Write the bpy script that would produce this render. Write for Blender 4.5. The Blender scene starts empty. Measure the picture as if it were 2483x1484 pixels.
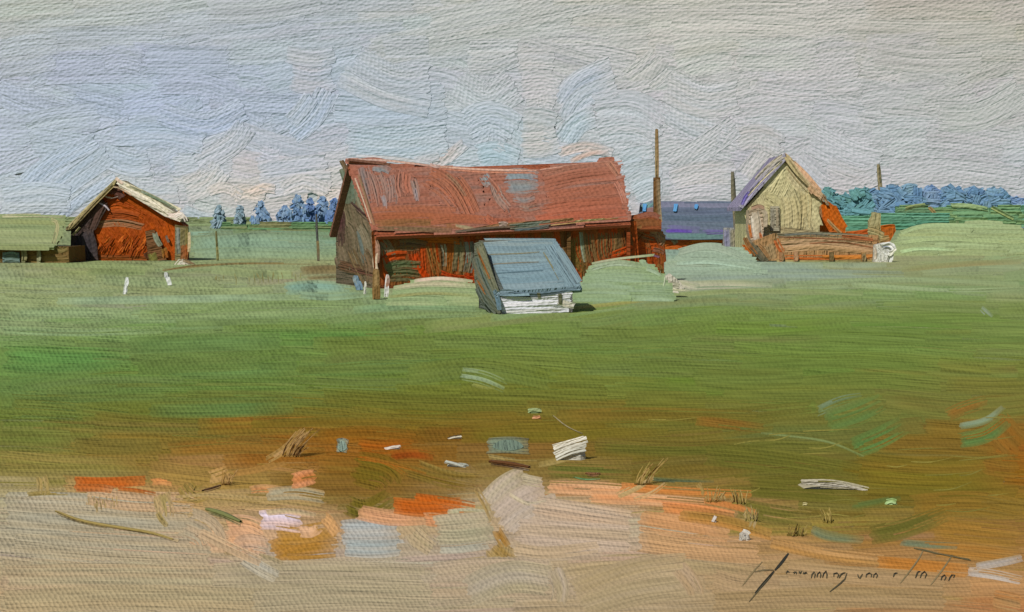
import bpy, math, random
import numpy as np
from math import radians as R
random.seed(7)
rng = np.random.default_rng(7)

# ------------------------------------------------------------------ camera, light, exposure
sc = bpy.context.scene
C = sc.collection
FX, CX, HOR, EYE = 3411.0, 1241.5, 528.0, 5.0        # focal length / centre / horizon in survey units, eye height in m
cam = bpy.data.cameras.new('camera'); camo = bpy.data.objects.new('camera', cam); C.objects.link(camo)
camo.location = (0, 0, EYE); camo.rotation_euler = (R(90), 0, 0)
cam.sensor_width = 36; cam.lens = FX/2483*36; cam.shift_y = -(742-HOR)/2483
cam.clip_start = 0.5; cam.clip_end = 20000
sc.camera = camo
LDIR = np.array([-0.36, -0.64, 0.68]); LDIR /= np.linalg.norm(LDIR)   # towards the sun
EL = math.asin(LDIR[2]); AZ = math.atan2(LDIR[0], LDIR[1])
w = bpy.data.worlds.new('World'); sc.world = w; w.use_nodes = True
nt = w.node_tree; bg = nt.nodes['Background']; sky = nt.nodes.new('ShaderNodeTexSky')
sky.sky_type = 'NISHITA'; sky.sun_disc = False; sky.sun_elevation = EL; sky.sun_rotation = AZ
nt.links.new(sky.outputs[0], bg.inputs[0]); bg.inputs[1].default_value = 0.045
sl = bpy.data.lights.new('sun', 'SUN'); sl.energy = 3.6; sl.angle = R(0.6); sl.color = (1, .96, .9)
so = bpy.data.objects.new('sun', sl); C.objects.link(so)
from mathutils import Vector
so.rotation_euler = Vector(LDIR).to_track_quat('Z', 'Y').to_euler(); so.location = (-40, -60, 90)
sc.view_settings.view_transform = 'Standard'; sc.view_settings.look = 'None'
sc.view_settings.exposure = 0.0; sc.view_settings.gamma = 1
K = 0.93                                              # light falling on the paint, for reading pigments off the photograph

KS = np.array([.85, .88, .83])
KG = np.array([.86, .885, .90])                        # the same on level ground, where more of the blue sky falls
def lin(c, k=None):
    c = np.asarray(c, float)/255
    c = np.where(c <= .04045, c/12.92, ((c+.055)/1.055)**2.4)
    return np.clip(c/(K if k is None else k), 0.003, 0.86)

# ------------------------------------------------------------------ oil paint material
def paint_material(name, bristle=1.0, weave=1.0, rough=.6, spec=.06):
    m = bpy.data.materials.new(name); m.use_nodes = True
    n, l = m.node_tree.nodes, m.node_tree.links
    b = n['Principled BSDF']; b.inputs['Roughness'].default_value = rough
    b.inputs['Specular IOR Level'].default_value = spec
    def att(nm):
        a = n.new('ShaderNodeAttribute'); a.attribute_name = nm; return a
    def math_(op, a, c, clamp=False):
        q = n.new('ShaderNodeMath'); q.operation = op; q.use_clamp = clamp
        for i, v in enumerate((a, c)):
            if hasattr(v, 'is_output') or isinstance(v, bpy.types.NodeSocket): l.new(v, q.inputs[i])
            else: q.inputs[i].default_value = v
        return q.outputs[0]
    suv, rel, col = att('suv'), att('rel'), att('Col')
    def mp(sx, sy, rot=0):
        q = n.new('ShaderNodeMapping'); q.inputs['Scale'].default_value = (sx, sy, 7.31)
        q.inputs['Rotation'].default_value = (0, 0, rot)
        l.new(suv.outputs['Vector'], q.inputs['Vector']); return q.outputs[0]
    def noise(v, detail=1.0, rough=.6):
        q = n.new('ShaderNodeTexNoise'); q.inputs['Scale'].default_value = 1; q.inputs['Detail'].default_value = detail
        q.inputs['Roughness'].default_value = rough; l.new(v, q.inputs['Vector']); return q.outputs[0]
    br = noise(mp(1/160, 1/6.0), 1.0, .6)
    br2 = noise(mp(1/90, 1/13.0), 0)
    vo = n.new('ShaderNodeTexVoronoi'); vo.feature = 'F1'; vo.inputs['Scale'].default_value = 1
    vo.inputs['Randomness'].default_value = .45
    l.new(mp(1/10.5, 1/8.5, .42), vo.inputs['Vector'])
    sep = n.new('ShaderNodeSeparateXYZ'); l.new(rel.outputs['Vector'], sep.inputs[0])
    hb = math_('ADD', math_('MULTIPLY', br, 8.0*bristle), math_('MULTIPLY', br2, 6.0*bristle))
    hb = math_('MULTIPLY', hb, sep.outputs[0])
    hw = math_('MULTIPLY', math_('MULTIPLY', vo.outputs['Distance'], -2.6*weave), sep.outputs[1])
    bp = n.new('ShaderNodeBump'); bp.inputs['Distance'].default_value = 1; bp.inputs['Strength'].default_value = 1
    l.new(math_('ADD', hb, hw), bp.inputs['Height']); l.new(bp.outputs[0], b.inputs['Normal'])
    # pigment varies a little from hair to hair of the brush
    v = math_('ADD', math_('MULTIPLY', br, .34), .83)
    g = noise(mp(1/260, 1/26), 2)
    v = math_('MULTIPLY', v, math_('ADD', math_('MULTIPLY', g, .22), .89))
    mx = n.new('ShaderNodeVectorMath'); mx.operation = 'SCALE'
    l.new(col.outputs['Vector'], mx.inputs[0]); l.new(v, mx.inputs['Scale'])
    l.new(mx.outputs[0], b.inputs['Base Color'])
    return m
PAINT = paint_material('oil_paint')
SKYPAINT = paint_material('sky_oil_paint', .31, .85, .7, 0)
THIN = paint_material('thin_oil_paint', .37, 1.0, .7, 0)
TRACK = paint_material('track_oil_paint', .38, 1.1, .7, 0)

# ------------------------------------------------------------------ surfaces the paint lies on
def rays(px, py):
    px = np.asarray(px, float); py = np.asarray(py, float)
    return np.stack([(px-CX)/FX, np.ones_like(px), -(py-HOR)/FX], -1)
EYEP = np.array([0, 0, EYE])
class HMap:
    """thickness and colour of the paint already laid on a surface: each stroke drapes over the last and picks some of it up"""
    def __init__(s, x0=-800, y0=-250, x1=3400, y1=1900, cell=7., field=None, col=None):
        s.x0, s.y0, s.c = x0, y0, cell; s.h = int((y1-y0)/cell)+4; s.w = int((x1-x0)/cell)+4
        s.d = np.zeros((s.h, s.w), 'f'); s.k = np.zeros((s.h, s.w, 3))
        if field is None: s.k[:] = col
        else:
            for i in range(s.h):
                for j in range(0, s.w, 4): s.k[i, j:j+4] = field(x0+j*cell, y0+i*cell)
    def ij(s, X, Y): return np.clip(((Y-s.y0)/s.c).astype(int), 1, s.h-2), np.clip(((X-s.x0)/s.c).astype(int), 1, s.w-2)
    def lay(s, X, Y, step):
        i, j = s.ij(X, Y)
        h = s.d[i, j]
        for a, b in ((0, 1), (1, 0), (0, -1), (-1, 0)): h = np.maximum(h, s.d[i+a, j+b])
        h = h+step; np.maximum.at(s.d, (i, j), h); return np.minimum(h, 8)
    def pick(s, X, Y, c, alpha):
        i, j = s.ij(X, Y); u = (s.k[i, j]*2+s.k[i+1, j]+s.k[i-1, j]+s.k[i, j-1]+s.k[i, j+1])/6
        o = u+(c-u)*alpha[..., None]; s.k[i, j] = o; return o
class Plane:
    hm = None
    def __init__(s, p, n):
        s.p = np.asarray(p, float); s.n = np.asarray(n, float)/np.linalg.norm(n)
        if np.dot(s.n, EYEP-s.p) < 0: s.n = -s.n
    def put(s, px, py, off):
        r = rays(px, py); t = np.dot(s.p-EYEP, s.n)/(r@s.n)
        t = np.clip(t, 1, 6000)
        return EYEP + r*t[..., None] + s.n*(off*t/FX)[..., None], t
    def rel(s, t, nx, ny): return t/FX
class Ground(Plane):
    def __init__(s): s.n = np.array([0, 0, 1.])
    def put(s, px, py, off):
        py = np.maximum(py, HOR+9.5)
        r = rays(px, py); t = -EYE/r[..., 2]
        P = EYEP + r*t[..., None]; P[..., 2] += 0.004 + off*.06*t/FX*np.minimum(1, 90/t)
        return P, t
    def rel(s, t, nx, ny): return .8/np.sqrt((nx*FX/t)**2 + (ny*FX*EYE/t**2)**2)*np.minimum(1, (60/t)**1.2)
class Ell(Plane):                                           # a low rounded bank or bush
    def __init__(s, c, r): s.c = np.asarray(c, float); s.r = np.asarray(r, float); s.n = np.array([0, -1., 0])
    def put(s, px, py, off):
        r = rays(px, py); A = r/s.r; B = (EYEP-s.c)/s.r
        a = (A*A).sum(-1); b = 2*(A@B); c = B@B-1
        D = b*b-4*a*c; t = (-b-np.sqrt(np.maximum(D, 0)))/(2*a)
        P = EYEP + r*t[..., None]
        nn = (P-s.c)/s.r**2; nn /= np.linalg.norm(nn, axis=-1)[..., None]
        return P + nn*(off*t/FX)[..., None], t
    def rel(s, t, nx, ny): return t/FX
def Wall(d, yaw=0, x=0): # vertical plane through (x, d)
    return Plane((x, d, 0), (math.sin(yaw), -math.cos(yaw), 0))
def at(px, py, d): return EYEP + np.array([(px-CX)/FX, 1, -(py-HOR)/FX])*d
def gd(py): return EYE*FX/(py-HOR)                   # distance of the ground seen at a height
GROUND = Ground()

# ------------------------------------------------------------------ mesh accumulator
class Acc:
    pale = 1.
    def __init__(s): s.v = []; s.f = []; s.c = []; s.u = []; s.r = []; s.nv = 0
    def add(s, v, f, c, u, r):
        s.v.append(v); s.f.extend((np.asarray(q)+s.nv).tolist() for q in f); s.c.append(c); s.u.append(u); s.r.append(r); s.nv += len(v)
    def build(s, name, parent=None, mat=None, origin=None):
        v = np.concatenate(s.v)
        o = np.zeros(3)
        if parent is not None: o = np.array(root_of(parent))
        elif origin is not None: o = np.asarray(origin, float)
        me = bpy.data.meshes.new(name); me.from_pydata((v-o).tolist(), [], s.f); me.update()
        a = me.attributes.new('Col', 'FLOAT_VECTOR', 'POINT'); a.data.foreach_set('vector', np.concatenate(s.c).astype('f').ravel())
        a = me.attributes.new('suv', 'FLOAT_VECTOR', 'POINT'); a.data.foreach_set('vector', np.concatenate(s.u).astype('f').ravel())
        a = me.attributes.new('rel', 'FLOAT_VECTOR', 'POINT'); a.data.foreach_set('vector', np.concatenate(s.r).astype('f').ravel())
        me.materials.append(mat or PAINT)
        ob = bpy.data.objects.new(name, me); C.objects.link(ob)
        if parent is not None: ob.parent = parent
        else: ob.location = o
        return ob
    # a solid block: polygon extruded by a vector
    def prism(s, poly, ext, col, px=None):
        P = np.asarray(poly, float); E = np.asarray(ext, float); n = len(P)
        c = P.mean(0)
        V = np.concatenate([P, P+E]); F = [list(range(n)), list(range(2*n-1, n-1, -1))]
        F += [[i, i+n, (i+1) % n+n, (i+1) % n] for i in range(n)]
        d = np.linalg.norm(c-EYEP); k = d/FX
        e1 = P[1]-P[0]; e1 /= np.linalg.norm(e1)+1e-9; nn = E/np.linalg.norm(E); e2 = np.cross(nn, e1)
        Q = V-c; u = np.stack([Q@e1/k+Q@nn/k*.7, Q@e2/k+Q@nn/k*.7, np.full(2*n, random.random()*9)], -1)
        s.add(V, F, np.tile(lin(col), (2*n, 1)), u, np.tile([k, k, 0], (2*n, 1)))
    def lathe(s, prof, base, col, seg=10, lean=(0, 0)):
        base = np.asarray(base, float); V = []; F = []
        for z, r in prof:
            for k in range(seg):
                a = 2*math.pi*k/seg; V.append((base[0]+r*math.cos(a)+lean[0]*z, base[1]+r*math.sin(a)+lean[1]*z, base[2]+z))
        for i in range(len(prof)-1):
            for k in range(seg):
                F.append([i*seg+k, i*seg+(k+1) % seg, (i+1)*seg+(k+1) % seg, (i+1)*seg+k])
        F.append(list(range(seg-1, -1, -1))); F.append([(len(prof)-1)*seg+k for k in range(seg)])
        V = np.array(V); k = np.linalg.norm(base-EYEP)/FX; nv = len(V)
        u = np.stack([V[:, 2]/k, (V[:, 0]-base[0])/k, np.full(nv, random.random()*9)], -1)
        s.add(V, F, np.tile(lin(col), (nv, 1)), u, np.tile([k, k, 0], (nv, 1)))

def resample(pts, n):
    p = np.asarray(pts, float)
    if len(p) > 2:                                   # Catmull-Rom
        q = np.vstack([2*p[0]-p[1], p, 2*p[-1]-p[-2]]); out = []
        for i in range(1, len(q)-2):
            t = np.linspace(0, 1, 8, endpoint=False)[:, None]
            out.append(.5*((2*q[i])+(-q[i-1]+q[i+1])*t+(2*q[i-1]-5*q[i]+4*q[i+1]-q[i+2])*t**2+(-q[i-1]+3*q[i]-3*q[i+1]+q[i+2])*t**3))
        p = np.vstack(out+[p[-1:]])
    s = np.r_[0, np.cumsum(np.linalg.norm(np.diff(p, axis=0), axis=1))]
    return s, p

# one loaded brush stroke: parallel ridges with ragged ends, lying on a surface
def stroke(acc, surf, pts, w, col, col2=None, dry=0., ridge=.8, off=None, ragged=1., taper=.12, rim=.35, step=.3, wet=.8, bead=0.):
    s, p = resample(pts, 0); L = s[-1]
    if L < 2: return
    ns = int(np.clip(L/14, 4, 26)); nr = max(2, int(round(w/3.6))); nr += nr % 2
    e = min(.16*L, 5+w*.22)*ragged
    k = np.arange(nr+1)
    def sm(a): return np.convolve(np.r_[a[0], a, a[-1]], [.25, .5, .25], 'valid')
    st = sm(rng.uniform(0, 1, nr+1))*e + rng.uniform(0, .3, nr+1)*e
    en = L - sm(rng.uniform(0, 1, nr+1))*e - rng.uniform(0, .3, nr+1)*e
    U = np.linspace(0, 1, ns+1)
    S = st[:, None] + (en-st)[:, None]*U[None]
    X = np.interp(S, s, p[:, 0]); Y = np.interp(S, s, p[:, 1])
    S2 = np.clip(S+1.5, 0, L); S1 = np.clip(S-1.5, 0, L)
    tx = np.interp(S2, s, p[:, 0])-np.interp(S1, s, p[:, 0]); ty = np.interp(S2, s, p[:, 1])-np.interp(S1, s, p[:, 1])
    m = np.hypot(tx, ty)+1e-9; nx, ny = -ty/m, tx/m
    prof = 1-taper*(1-np.sin(np.pi*np.clip(U, .02, .98))**.5)
    O = (k/nr-.5)[:, None]*w*prof[None] + np.sin(U*5+rng.uniform(0, 6))[None]*w*.02
    X = X+nx*O; Y = Y+ny*O
    h = np.where(k % 2 == 0, -1, 1)*rng.uniform(.25, 1, nr+1)*ridge
    h = h[:, None]*(1+.3*np.sin(U*rng.uniform(4, 9)+rng.uniform(0, 6)))[None]
    edge = np.zeros(nr+1); edge[[0, -1]] = rim
    h = h+edge[:, None]
    if bead: h[:, -2:] += bead*rng.uniform(.3, 1, (nr+1, 1))
    if off is None: off = 1.5+rng.uniform(0, 1)*5
    if surf.hm is not None and off < 50:
        H = surf.hm.lay(X, Y, step)
        H[:, 1:-1] = (H[:, :-2]+2*H[:, 1:-1]+H[:, 2:])/4
        h = h*.8+H
    else: h = h*.6+off*.3
    h[:, 0] -= .3
    P, t = surf.put(X, Y, h)
    kk = KG*acc.pale if surf is GROUND else KS if surf is SKY else None
    c1 = lin(col, kk); c2 = lin(col2, kk) if col2 is not None else c1
    mixv = sm(sm(rng.uniform(0, 1, nr+1))) if col2 is not None else np.zeros(nr+1)
    if col2 is not None: mixv = np.clip((mixv-.5)*2.4+.45, 0, 1)
    mix2 = np.clip(mixv[:, None]*(.6+.8*U[None]*rng.uniform(.3, 1)), 0, 1)
    jit = 1+rng.normal(0, .035, nr+1)[:, None]+rng.normal(0, .012, (nr+1, ns+1))
    CC = (c1*(1-mix2[..., None])+c2*mix2[..., None])*jit[..., None]
    if surf.hm is not None and wet > 0:
        e1 = np.minimum(k, nr-k)/max(1., nr*.22); e1 = np.clip(.35+.65*e1, 0, 1)
        e2 = np.clip(U/.10, .4, 1)*np.clip((1.02-U)/.34, .22, 1)
        al = 1-wet*(1-e1[:, None]*e2[None]*rng.uniform(.82, 1, nr+1)[:, None])
        CC = surf.hm.pick(X, Y, CC, np.clip(al, 0, 1))
    sd = rng.uniform(0, 40)
    UV = np.stack([S, np.broadcast_to(O, S.shape), np.full(S.shape, sd)], -1)
    rl = surf.rel(t, nx, ny); RR = np.stack([np.broadcast_to(rl, t.shape), t/FX, t*0], -1)
    idx = np.arange((nr+1)*(ns+1)).reshape(nr+1, ns+1)
    F = np.stack([idx[:-1, :-1], idx[:-1, 1:], idx[1:, 1:], idx[1:, :-1]], -1)
    if dry > 0:
        keep = rng.uniform(0, 1, nr)[:, None] > dry*(.15+.85*((U[:-1]+U[1:])/2)**1.3)[None]
        F = F[keep]
    else: F = F.reshape(-1, 4)
    if not len(F): return
    acc.add(P.reshape(-1, 3), list(F), np.clip(CC, .002, .9).reshape(-1, 3), UV.reshape(-1, 3), RR.reshape(-1, 3))

# cover a polygon with parallel strokes
def fill(acc, surf, poly, ang, w, cols, over=.3, split=0, ext=2, col2=True, dry=0, ridge=.8, off=2, bow=0, cf=None):
    a = R(ang); d = np.array([math.cos(a), math.sin(a)]); nn = np.array([-d[1], d[0]])
    P = np.asarray(poly, float); q = P@nn; lo, hi = q.min(), q.max()
    step = w*(1-over); n = max(1, int(round((hi-lo)/step))); k = 0
    for i in range(n):
        o = lo+(i+.5)*(hi-lo)/n
        xs = []
        for j in range(len(P)):
            A, B = P[j], P[(j+1) % len(P)]; qa, qb = A@nn-o, B@nn-o
            if (qa < 0) != (qb < 0): xs.append((A+(B-A)*qa/(qa-qb))@d)
        xs.sort()
        for x0, x1 in zip(xs[::2], xs[1::2]):
            x0 -= ext+rng.uniform(-1, 1)*ext*.6; x1 += ext+rng.uniform(-1, 1)*ext*.6
            m = 1 if not split else max(1, int(round((x1-x0)/split)))
            c = np.linspace(x0, x1, m+1); c[1:-1] += rng.uniform(-.2, .2, m-1)*(x1-x0)/m
            for u0, u1 in zip(c[:-1], c[1:]):
                if m > 1: u0 -= w*.3; u1 += w*.3
                A, B = d*u0+nn*o, d*u1+nn*o; M = (A+B)/2+nn*bow*rng.uniform(.3, 1)
                if rng.random() < .5: A, B = B, A
                if cf: cc, cd = cf(*M), cf(*(M+rng.normal(0, 12, 2)))
                else: cc, cd = cols[rng.integers(len(cols))], cols[rng.integers(len(cols))]
                stroke(acc, surf, [A, M, B], (hi-lo)/n*(1+over)*rng.uniform(.95, 1.1), cc, cd if col2 else None, dry=dry, ridge=ridge, off=off+k % 5*1.1+rng.uniform(0, .6))
                k += 1

# ------------------------------------------------------------------ tagging
_roots = {}
def root_of(o):
    while o.parent is not None: o = o.parent
    return _roots.get(o.name, (0, 0, 0))
def tag(o, label=None, cat=None, group=None, kind=None):
    if label: o['label'] = label
    if cat: o['category'] = cat
    if group: o['group'] = group
    if kind: o['kind'] = kind
    return o
def empty(name, loc, label, cat, group=None):
    o = bpy.data.objects.new(name, None); o.empty_display_size = .5; C.objects.link(o)
    o.location = tuple(loc); _roots[o.name] = tuple(loc)
    return tag(o, label, cat, group)

# ------------------------------------------------------------------ pigments over the land and the sky
def field(xs, ys, rows):
    T = np.array(rows, float); xs = np.array(xs, float); ys = np.array(ys, float)
    def f(x, y):
        x = float(np.clip(x, xs[0], xs[-1])); y = float(np.clip(y, ys[0], ys[-1]))
        i = min(np.searchsorted(xs, x, 'right')-1, len(xs)-2); j = min(np.searchsorted(ys, y, 'right')-1, len(ys)-2)
        a = (x-xs[i])/(xs[i+1]-xs[i]); b = (y-ys[j])/(ys[j+1]-ys[j])
        return (T[j, i]*(1-a)+T[j, i+1]*a)*(1-b)+(T[j+1, i]*(1-a)+T[j+1, i+1]*a)*b
    return f
skyf = field([0, 400, 800, 1200, 1600, 2000, 2483], [0, 100, 200, 300, 400, 470, 530], [
 [(176,181,172),(173,180,179),(171,179,181),(177,180,174),(182,181,171),(184,182,174),(172,168,154)],
 [(172,179,180),(166,176,187),(169,178,185),(179,182,180),(184,184,177),(182,181,176),(176,173,162)],
 [(166,177,190),(161,173,192),(166,177,188),(179,181,184),(184,183,181),(180,180,180),(176,176,171)],
 [(167,179,190),(165,178,195),(168,178,190),(174,182,186),(182,183,184),(179,181,183),(176,177,176)],
 [(169,181,191),(174,183,191),(184,183,184),(172,184,190),(182,183,184),(181,181,182),(177,178,179)],
 [(169,182,190),(186,186,184),(198,188,178),(180,184,186),(180,184,186),(184,180,180),(178,178,179)],
 [(180,186,190),(170,180,182),(190,184,178),(184,184,184),(186,180,180),(184,180,180),(178,178,180)]])
gxs = [0, 300, 600, 900, 1200, 1500, 1800, 2100, 2483]
landf = field(gxs, [538, 560, 600, 640, 700, 750, 800, 870, 940, 1000, 1070, 1130, 1200, 1260, 1320, 1400, 1484], [
 [(130,140,100)]*2+[(112,136,112),(84,130,110),(84,130,110),(84,130,110),(84,130,110),(96,140,112),(96,140,112)],
 [(132,142,102),(128,142,108),(124,142,112),(96,132,96),(120,140,110),(120,140,110),(120,140,110),(120,142,104),(128,150,112)],
 [(122,132,94),(120,132,96),(132,156,130),(128,152,122),(130,150,120),(136,158,140),(138,158,144),(146,152,112),(140,158,116)],
 [(136,150,110),(128,138,92),(140,152,112),(138,140,98),(140,152,116),(140,160,140),(138,158,144),(142,148,106),(140,154,112)],
 [(140,150,110),(138,150,108),(138,148,106),(134,150,116),(144,158,122),(144,162,142),(140,152,120),(130,148,102),(130,148,102)],
 [(136,152,108),(128,150,106),(122,144,94),(120,144,98),(130,148,104),(112,134,76),(116,136,76),(114,134,74),(116,134,76)],
 [(122,146,98),(114,138,82),(104,130,72),(104,130,70),(108,128,64),(108,128,64),(108,130,66),(108,130,64),(112,130,70)],
 [(103,131,70),(102,126,66),(102,126,66),(103,122,60),(104,122,58),(104,122,58),(104,124,60),(106,126,60),(112,124,62)],
 [(98,124,68),(98,122,64),(100,120,56),(100,116,50),(103,116,50),(104,116,50),(106,118,54),(108,120,58),(116,114,54)],
 [(100,117,58),(102,114,52),(108,106,44),(112,102,40),(110,102,38),(114,104,42),(110,108,46),(104,116,58),(122,102,44)],
 [(114,116,60),(118,108,50),(124,100,42),(134,88,30),(116,90,34),(118,94,38),(100,100,42),(108,110,52),(142,94,36)],
 [(124,120,64),(124,104,46),(146,112,54),(132,84,26),(128,106,54),(110,98,42),(100,97,40),(104,98,38),(138,96,36)],
 [(160,150,118),(162,122,72),(148,128,78),(108,94,32),(158,142,116),(194,134,84),(128,108,56),(98,95,38),(128,104,42)],
 [(158,150,124),(168,148,118),(178,150,122),(132,98,46),(170,152,124),(176,156,132),(168,132,90),(116,104,48),(136,106,48)],
 [(160,152,128),(164,152,122),(182,148,108),(160,158,146),(172,154,126),(174,156,130),(172,136,94),(140,110,58),(152,116,58)],
 [(166,148,118),(164,152,122),(160,148,120),(160,148,122),(166,150,126),(166,146,116),(158,134,98),(154,128,88),(164,128,86)],
 [(172,148,114),(160,148,118),(154,144,114),(156,144,114),(158,146,120),(158,142,112),(154,134,98),(150,128,92),(164,118,68)]])

# ------------------------------------------------------------------ sky: a far painted backdrop, thick paint on it
SKYD = 2200.0
SKY = Wall(SKYD); SKY.hm = HMap(field=lambda x, y: lin(skyf(x, y), KS))
GROUND.hm = HMap(field=lambda x, y: lin(landf(x, y), KG))
acc = Acc()
acc.prism([(-5200, SKYD+2, -60), (5200, SKYD+2, -60), (5200, SKYD+2, 2600), (-5200, SKYD+2, 2600)], (0, 30, 0), (176, 180, 182))
order = []
for r_ in range(25):
    y = -130+r_*28
    x = -520-rng.uniform(0, 200)
    while x < 3000:
        L = rng.uniform(170, 520) if y < 120 else rng.uniform(110, 300)
        order.append((x, y+rng.uniform(-14, 14), L)); x += L*rng.uniform(.45, .7)
rng.shuffle(order)
for i, (x, y, L) in enumerate(order):
    a = rng.normal(-.03, .05) if y < 130 else rng.normal(0, .16)
    if 330 < x < 1700 and y > 150 and rng.random() < .22: a = rng.uniform(-.9, .9); L *= .5
    if x < 1300 and y < 140: a -= .05
    dx, dy = math.cos(a)*L/2, math.sin(a)*L/2; b = rng.normal(0, .05)*L*(1 if y > 130 else .4)
    c = skyf(x, y)+rng.normal(0, 1.5, 3)+rng.normal(0, 1.6); c2 = skyf(x+rng.normal(0, 50), y+rng.normal(0, 24))+rng.normal(0, 2)
    stroke(acc, SKY, [(x-dx, y-dy), (x, y+b), (x+dx, y+dy)], rng.uniform(46, 84), c, c2, off=4, ridge=.15, rim=.05, step=.22, wet=.75, taper=.08)
n0 = 4+len(order)*.12
S = [ # the strokes of the sky one can tell apart: points, width, colour, second colour
 ([(60,455),(130,400),(245,345)], 60, (160,180,200), (172,184,196)), ([(90,500),(170,440),(270,370)], 56, (158,178,196), (170,182,192)),
 ([(140,530),(200,480),(285,425)], 26, (170,186,204), (160,180,200)),
 ([(0,480),(90,470),(180,480)], 60, (168,182,192), (178,186,190)), ([(0,506),(90,500),(170,500)], 30, (186,192,194), (170,184,192)),
 ([(260,380),(320,400),(370,395)], 60, (164,180,194), (174,184,192)), ([(270,330),(400,325),(500,350)], 56, (160,178,196), (172,182,192)),
 ([(380,270),(500,300),(600,260)], 60, (162,176,198), (174,182,190)), ([(300,440),(350,470),(440,470)], 44, (172,184,192), (186,184,180)),
 ([(440,460),(500,440),(540,400)], 70, (188,188,184), (196,184,172)), ([(470,400),(560,350),(600,300)], 60, (184,184,184), (176,182,190)),
 ([(430,520),(480,540),(525,545)], 60, (160,178,184), (172,184,188)),
 ([(700,180),(755,190),(815,180)], 80, (186,182,184), (172,178,188)), ([(690,130),(760,140),(820,130)], 44, (182,182,182), (170,176,184)),
 ([(700,330),(760,280),(800,210)], 60, (160,176,196), (172,182,190)), ([(700,300),(730,270),(760,230)], 44, (178,184,188), (162,176,190)),
 ([(620,420),(700,410),(800,400)], 60, (176,184,196), (186,186,188)), ([(640,460),(720,445),(810,440)], 50, (186,188,192), (178,184,194)),
 ([(800,250),(950,256),(1090,240)], 100, (162,178,192), (172,184,192)), ([(830,340),(960,350),(1090,335)], 90, (160,182,194), (172,186,192)),
 ([(820,180),(930,230),(1050,260)], 60, (176,182,186), (184,184,180)), ([(860,140),(950,190),(1050,190)], 70, (170,180,188), (180,184,184)),
 ([(1100,190),(1180,240),(1260,200)], 90, (176,186,188), (184,186,184)), ([(1130,160),(1190,160),(1260,140)], 40, (182,184,180), (174,182,186)),
 ([(1130,320),(1190,300),(1250,330)], 110, (168,180,192), (178,186,190)), ([(1150,380),(1200,372),(1262,392)], 62, (158,184,194), (172,186,192)),
 ([(1250,150),(1300,146),(1350,150)], 60, (190,186,180), (182,184,186)), ([(1260,220),(1310,216),(1360,230)], 90, (186,182,182), (190,186,182)),
 ([(1262,300),(1310,300),(1350,310)], 80, (188,186,180), (180,186,188)), ([(1258,350),(1310,346),(1360,336)], 70, (190,184,176), (196,180,168)),
 ([(1350,260),(1400,200),(1490,160)], 56, (164,180,198), (176,184,194)), ([(1370,300),(1410,240),(1500,200)], 54, (168,182,196), (176,186,192)),
 ([(1360,350),(1400,300),(1450,280)], 56, (158,180,192), (170,184,190)), ([(1430,270),(1530,262),(1610,310)], 90, (176,184,190), (182,186,190)),
 ([(1440,340),(1530,330),(1600,360)], 90, (176,186,190), (184,186,188)), ([(1500,400),(1550,386),(1590,380)], 70, (166,184,192), (180,188,190)),
 ([(1530,470),(1570,450),(1610,450)], 90, (170,184,190), (184,188,190)), ([(1600,250),(1680,300),(1770,330)], 70, (176,184,188), (186,186,184)),
 ([(1610,200),(1700,240),(1800,230)], 90, (184,184,180), (178,184,188)), ([(1620,400),(1700,360),(1790,300)], 60, (180,182,182), (186,186,184)),
 ([(1620,440),(1700,420),(1790,420)], 60, (188,184,182), (196,186,180)), ([(1620,476),(1700,464),(1780,468)], 34, (190,184,186), (184,182,190)),
 ([(1800,430),(1850,380),(1900,350)], 50, (184,180,178), (192,184,174)), ([(1780,340),(1840,330),(1900,360)], 60, (186,180,174), (182,182,180)),
 ([(1930,380),(1990,440),(2020,450)], 60, (178,180,186), (184,182,182)), ([(1960,330),(2060,380),(2140,400)], 80, (182,184,186), (178,180,184)),
 ([(2000,400),(2080,430),(2130,420)], 56, (180,180,182), (188,182,178)), ([(2000,440),(2070,450),(2120,440)], 36, (192,184,184), (184,182,184)),
 ([(2150,420),(2300,410),(2480,430)], 60, (178,179,180), (184,182,180)), ([(1040,405),(1080,385),(1130,345)], 30, (206,176,158), (184,184,184)),
 ([(1000,392),(1030,386),(1070,378)], 22, (196,184,178), (180,184,186)), ([(1350,372),(1420,355),(1490,372)], 26, (214,178,156), (196,182,172)),
 ([(1380,392),(1430,372),(1480,366)], 14, (206,150,120), (198,170,150)),
 ([(500,466),(545,455),(590,476)], 26, (214,190,166), (190,188,184)), ([(560,480),(590,466),(650,478)], 40, (192,186,178), (210,188,166)),
 ([(600,470),(640,456),(672,460)], 24, (222,192,166), (196,186,178)), ([(680,460),(740,440),(800,470)], 38, (182,186,192), (196,188,180)),
 ([(860,378),(960,384),(1050,398)], 9, (206,200,194), (214,190,176)),
]
for i, (p, wd, c, c2) in enumerate(S):
    M_ = skyf(*np.mean(p, axis=0)); c, c2 = (M_+(np.array(c)-M_)*.6, M_+(np.array(c2)-M_)*.6)
    stroke(acc, SKY, p, wd, c, c2, off=4, ridge=.22, ragged=.7, taper=.06, rim=.3, step=.35, wet=.85, bead=1.1)
tag(acc.build('sky', mat=SKYPAINT), kind='structure')

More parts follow.
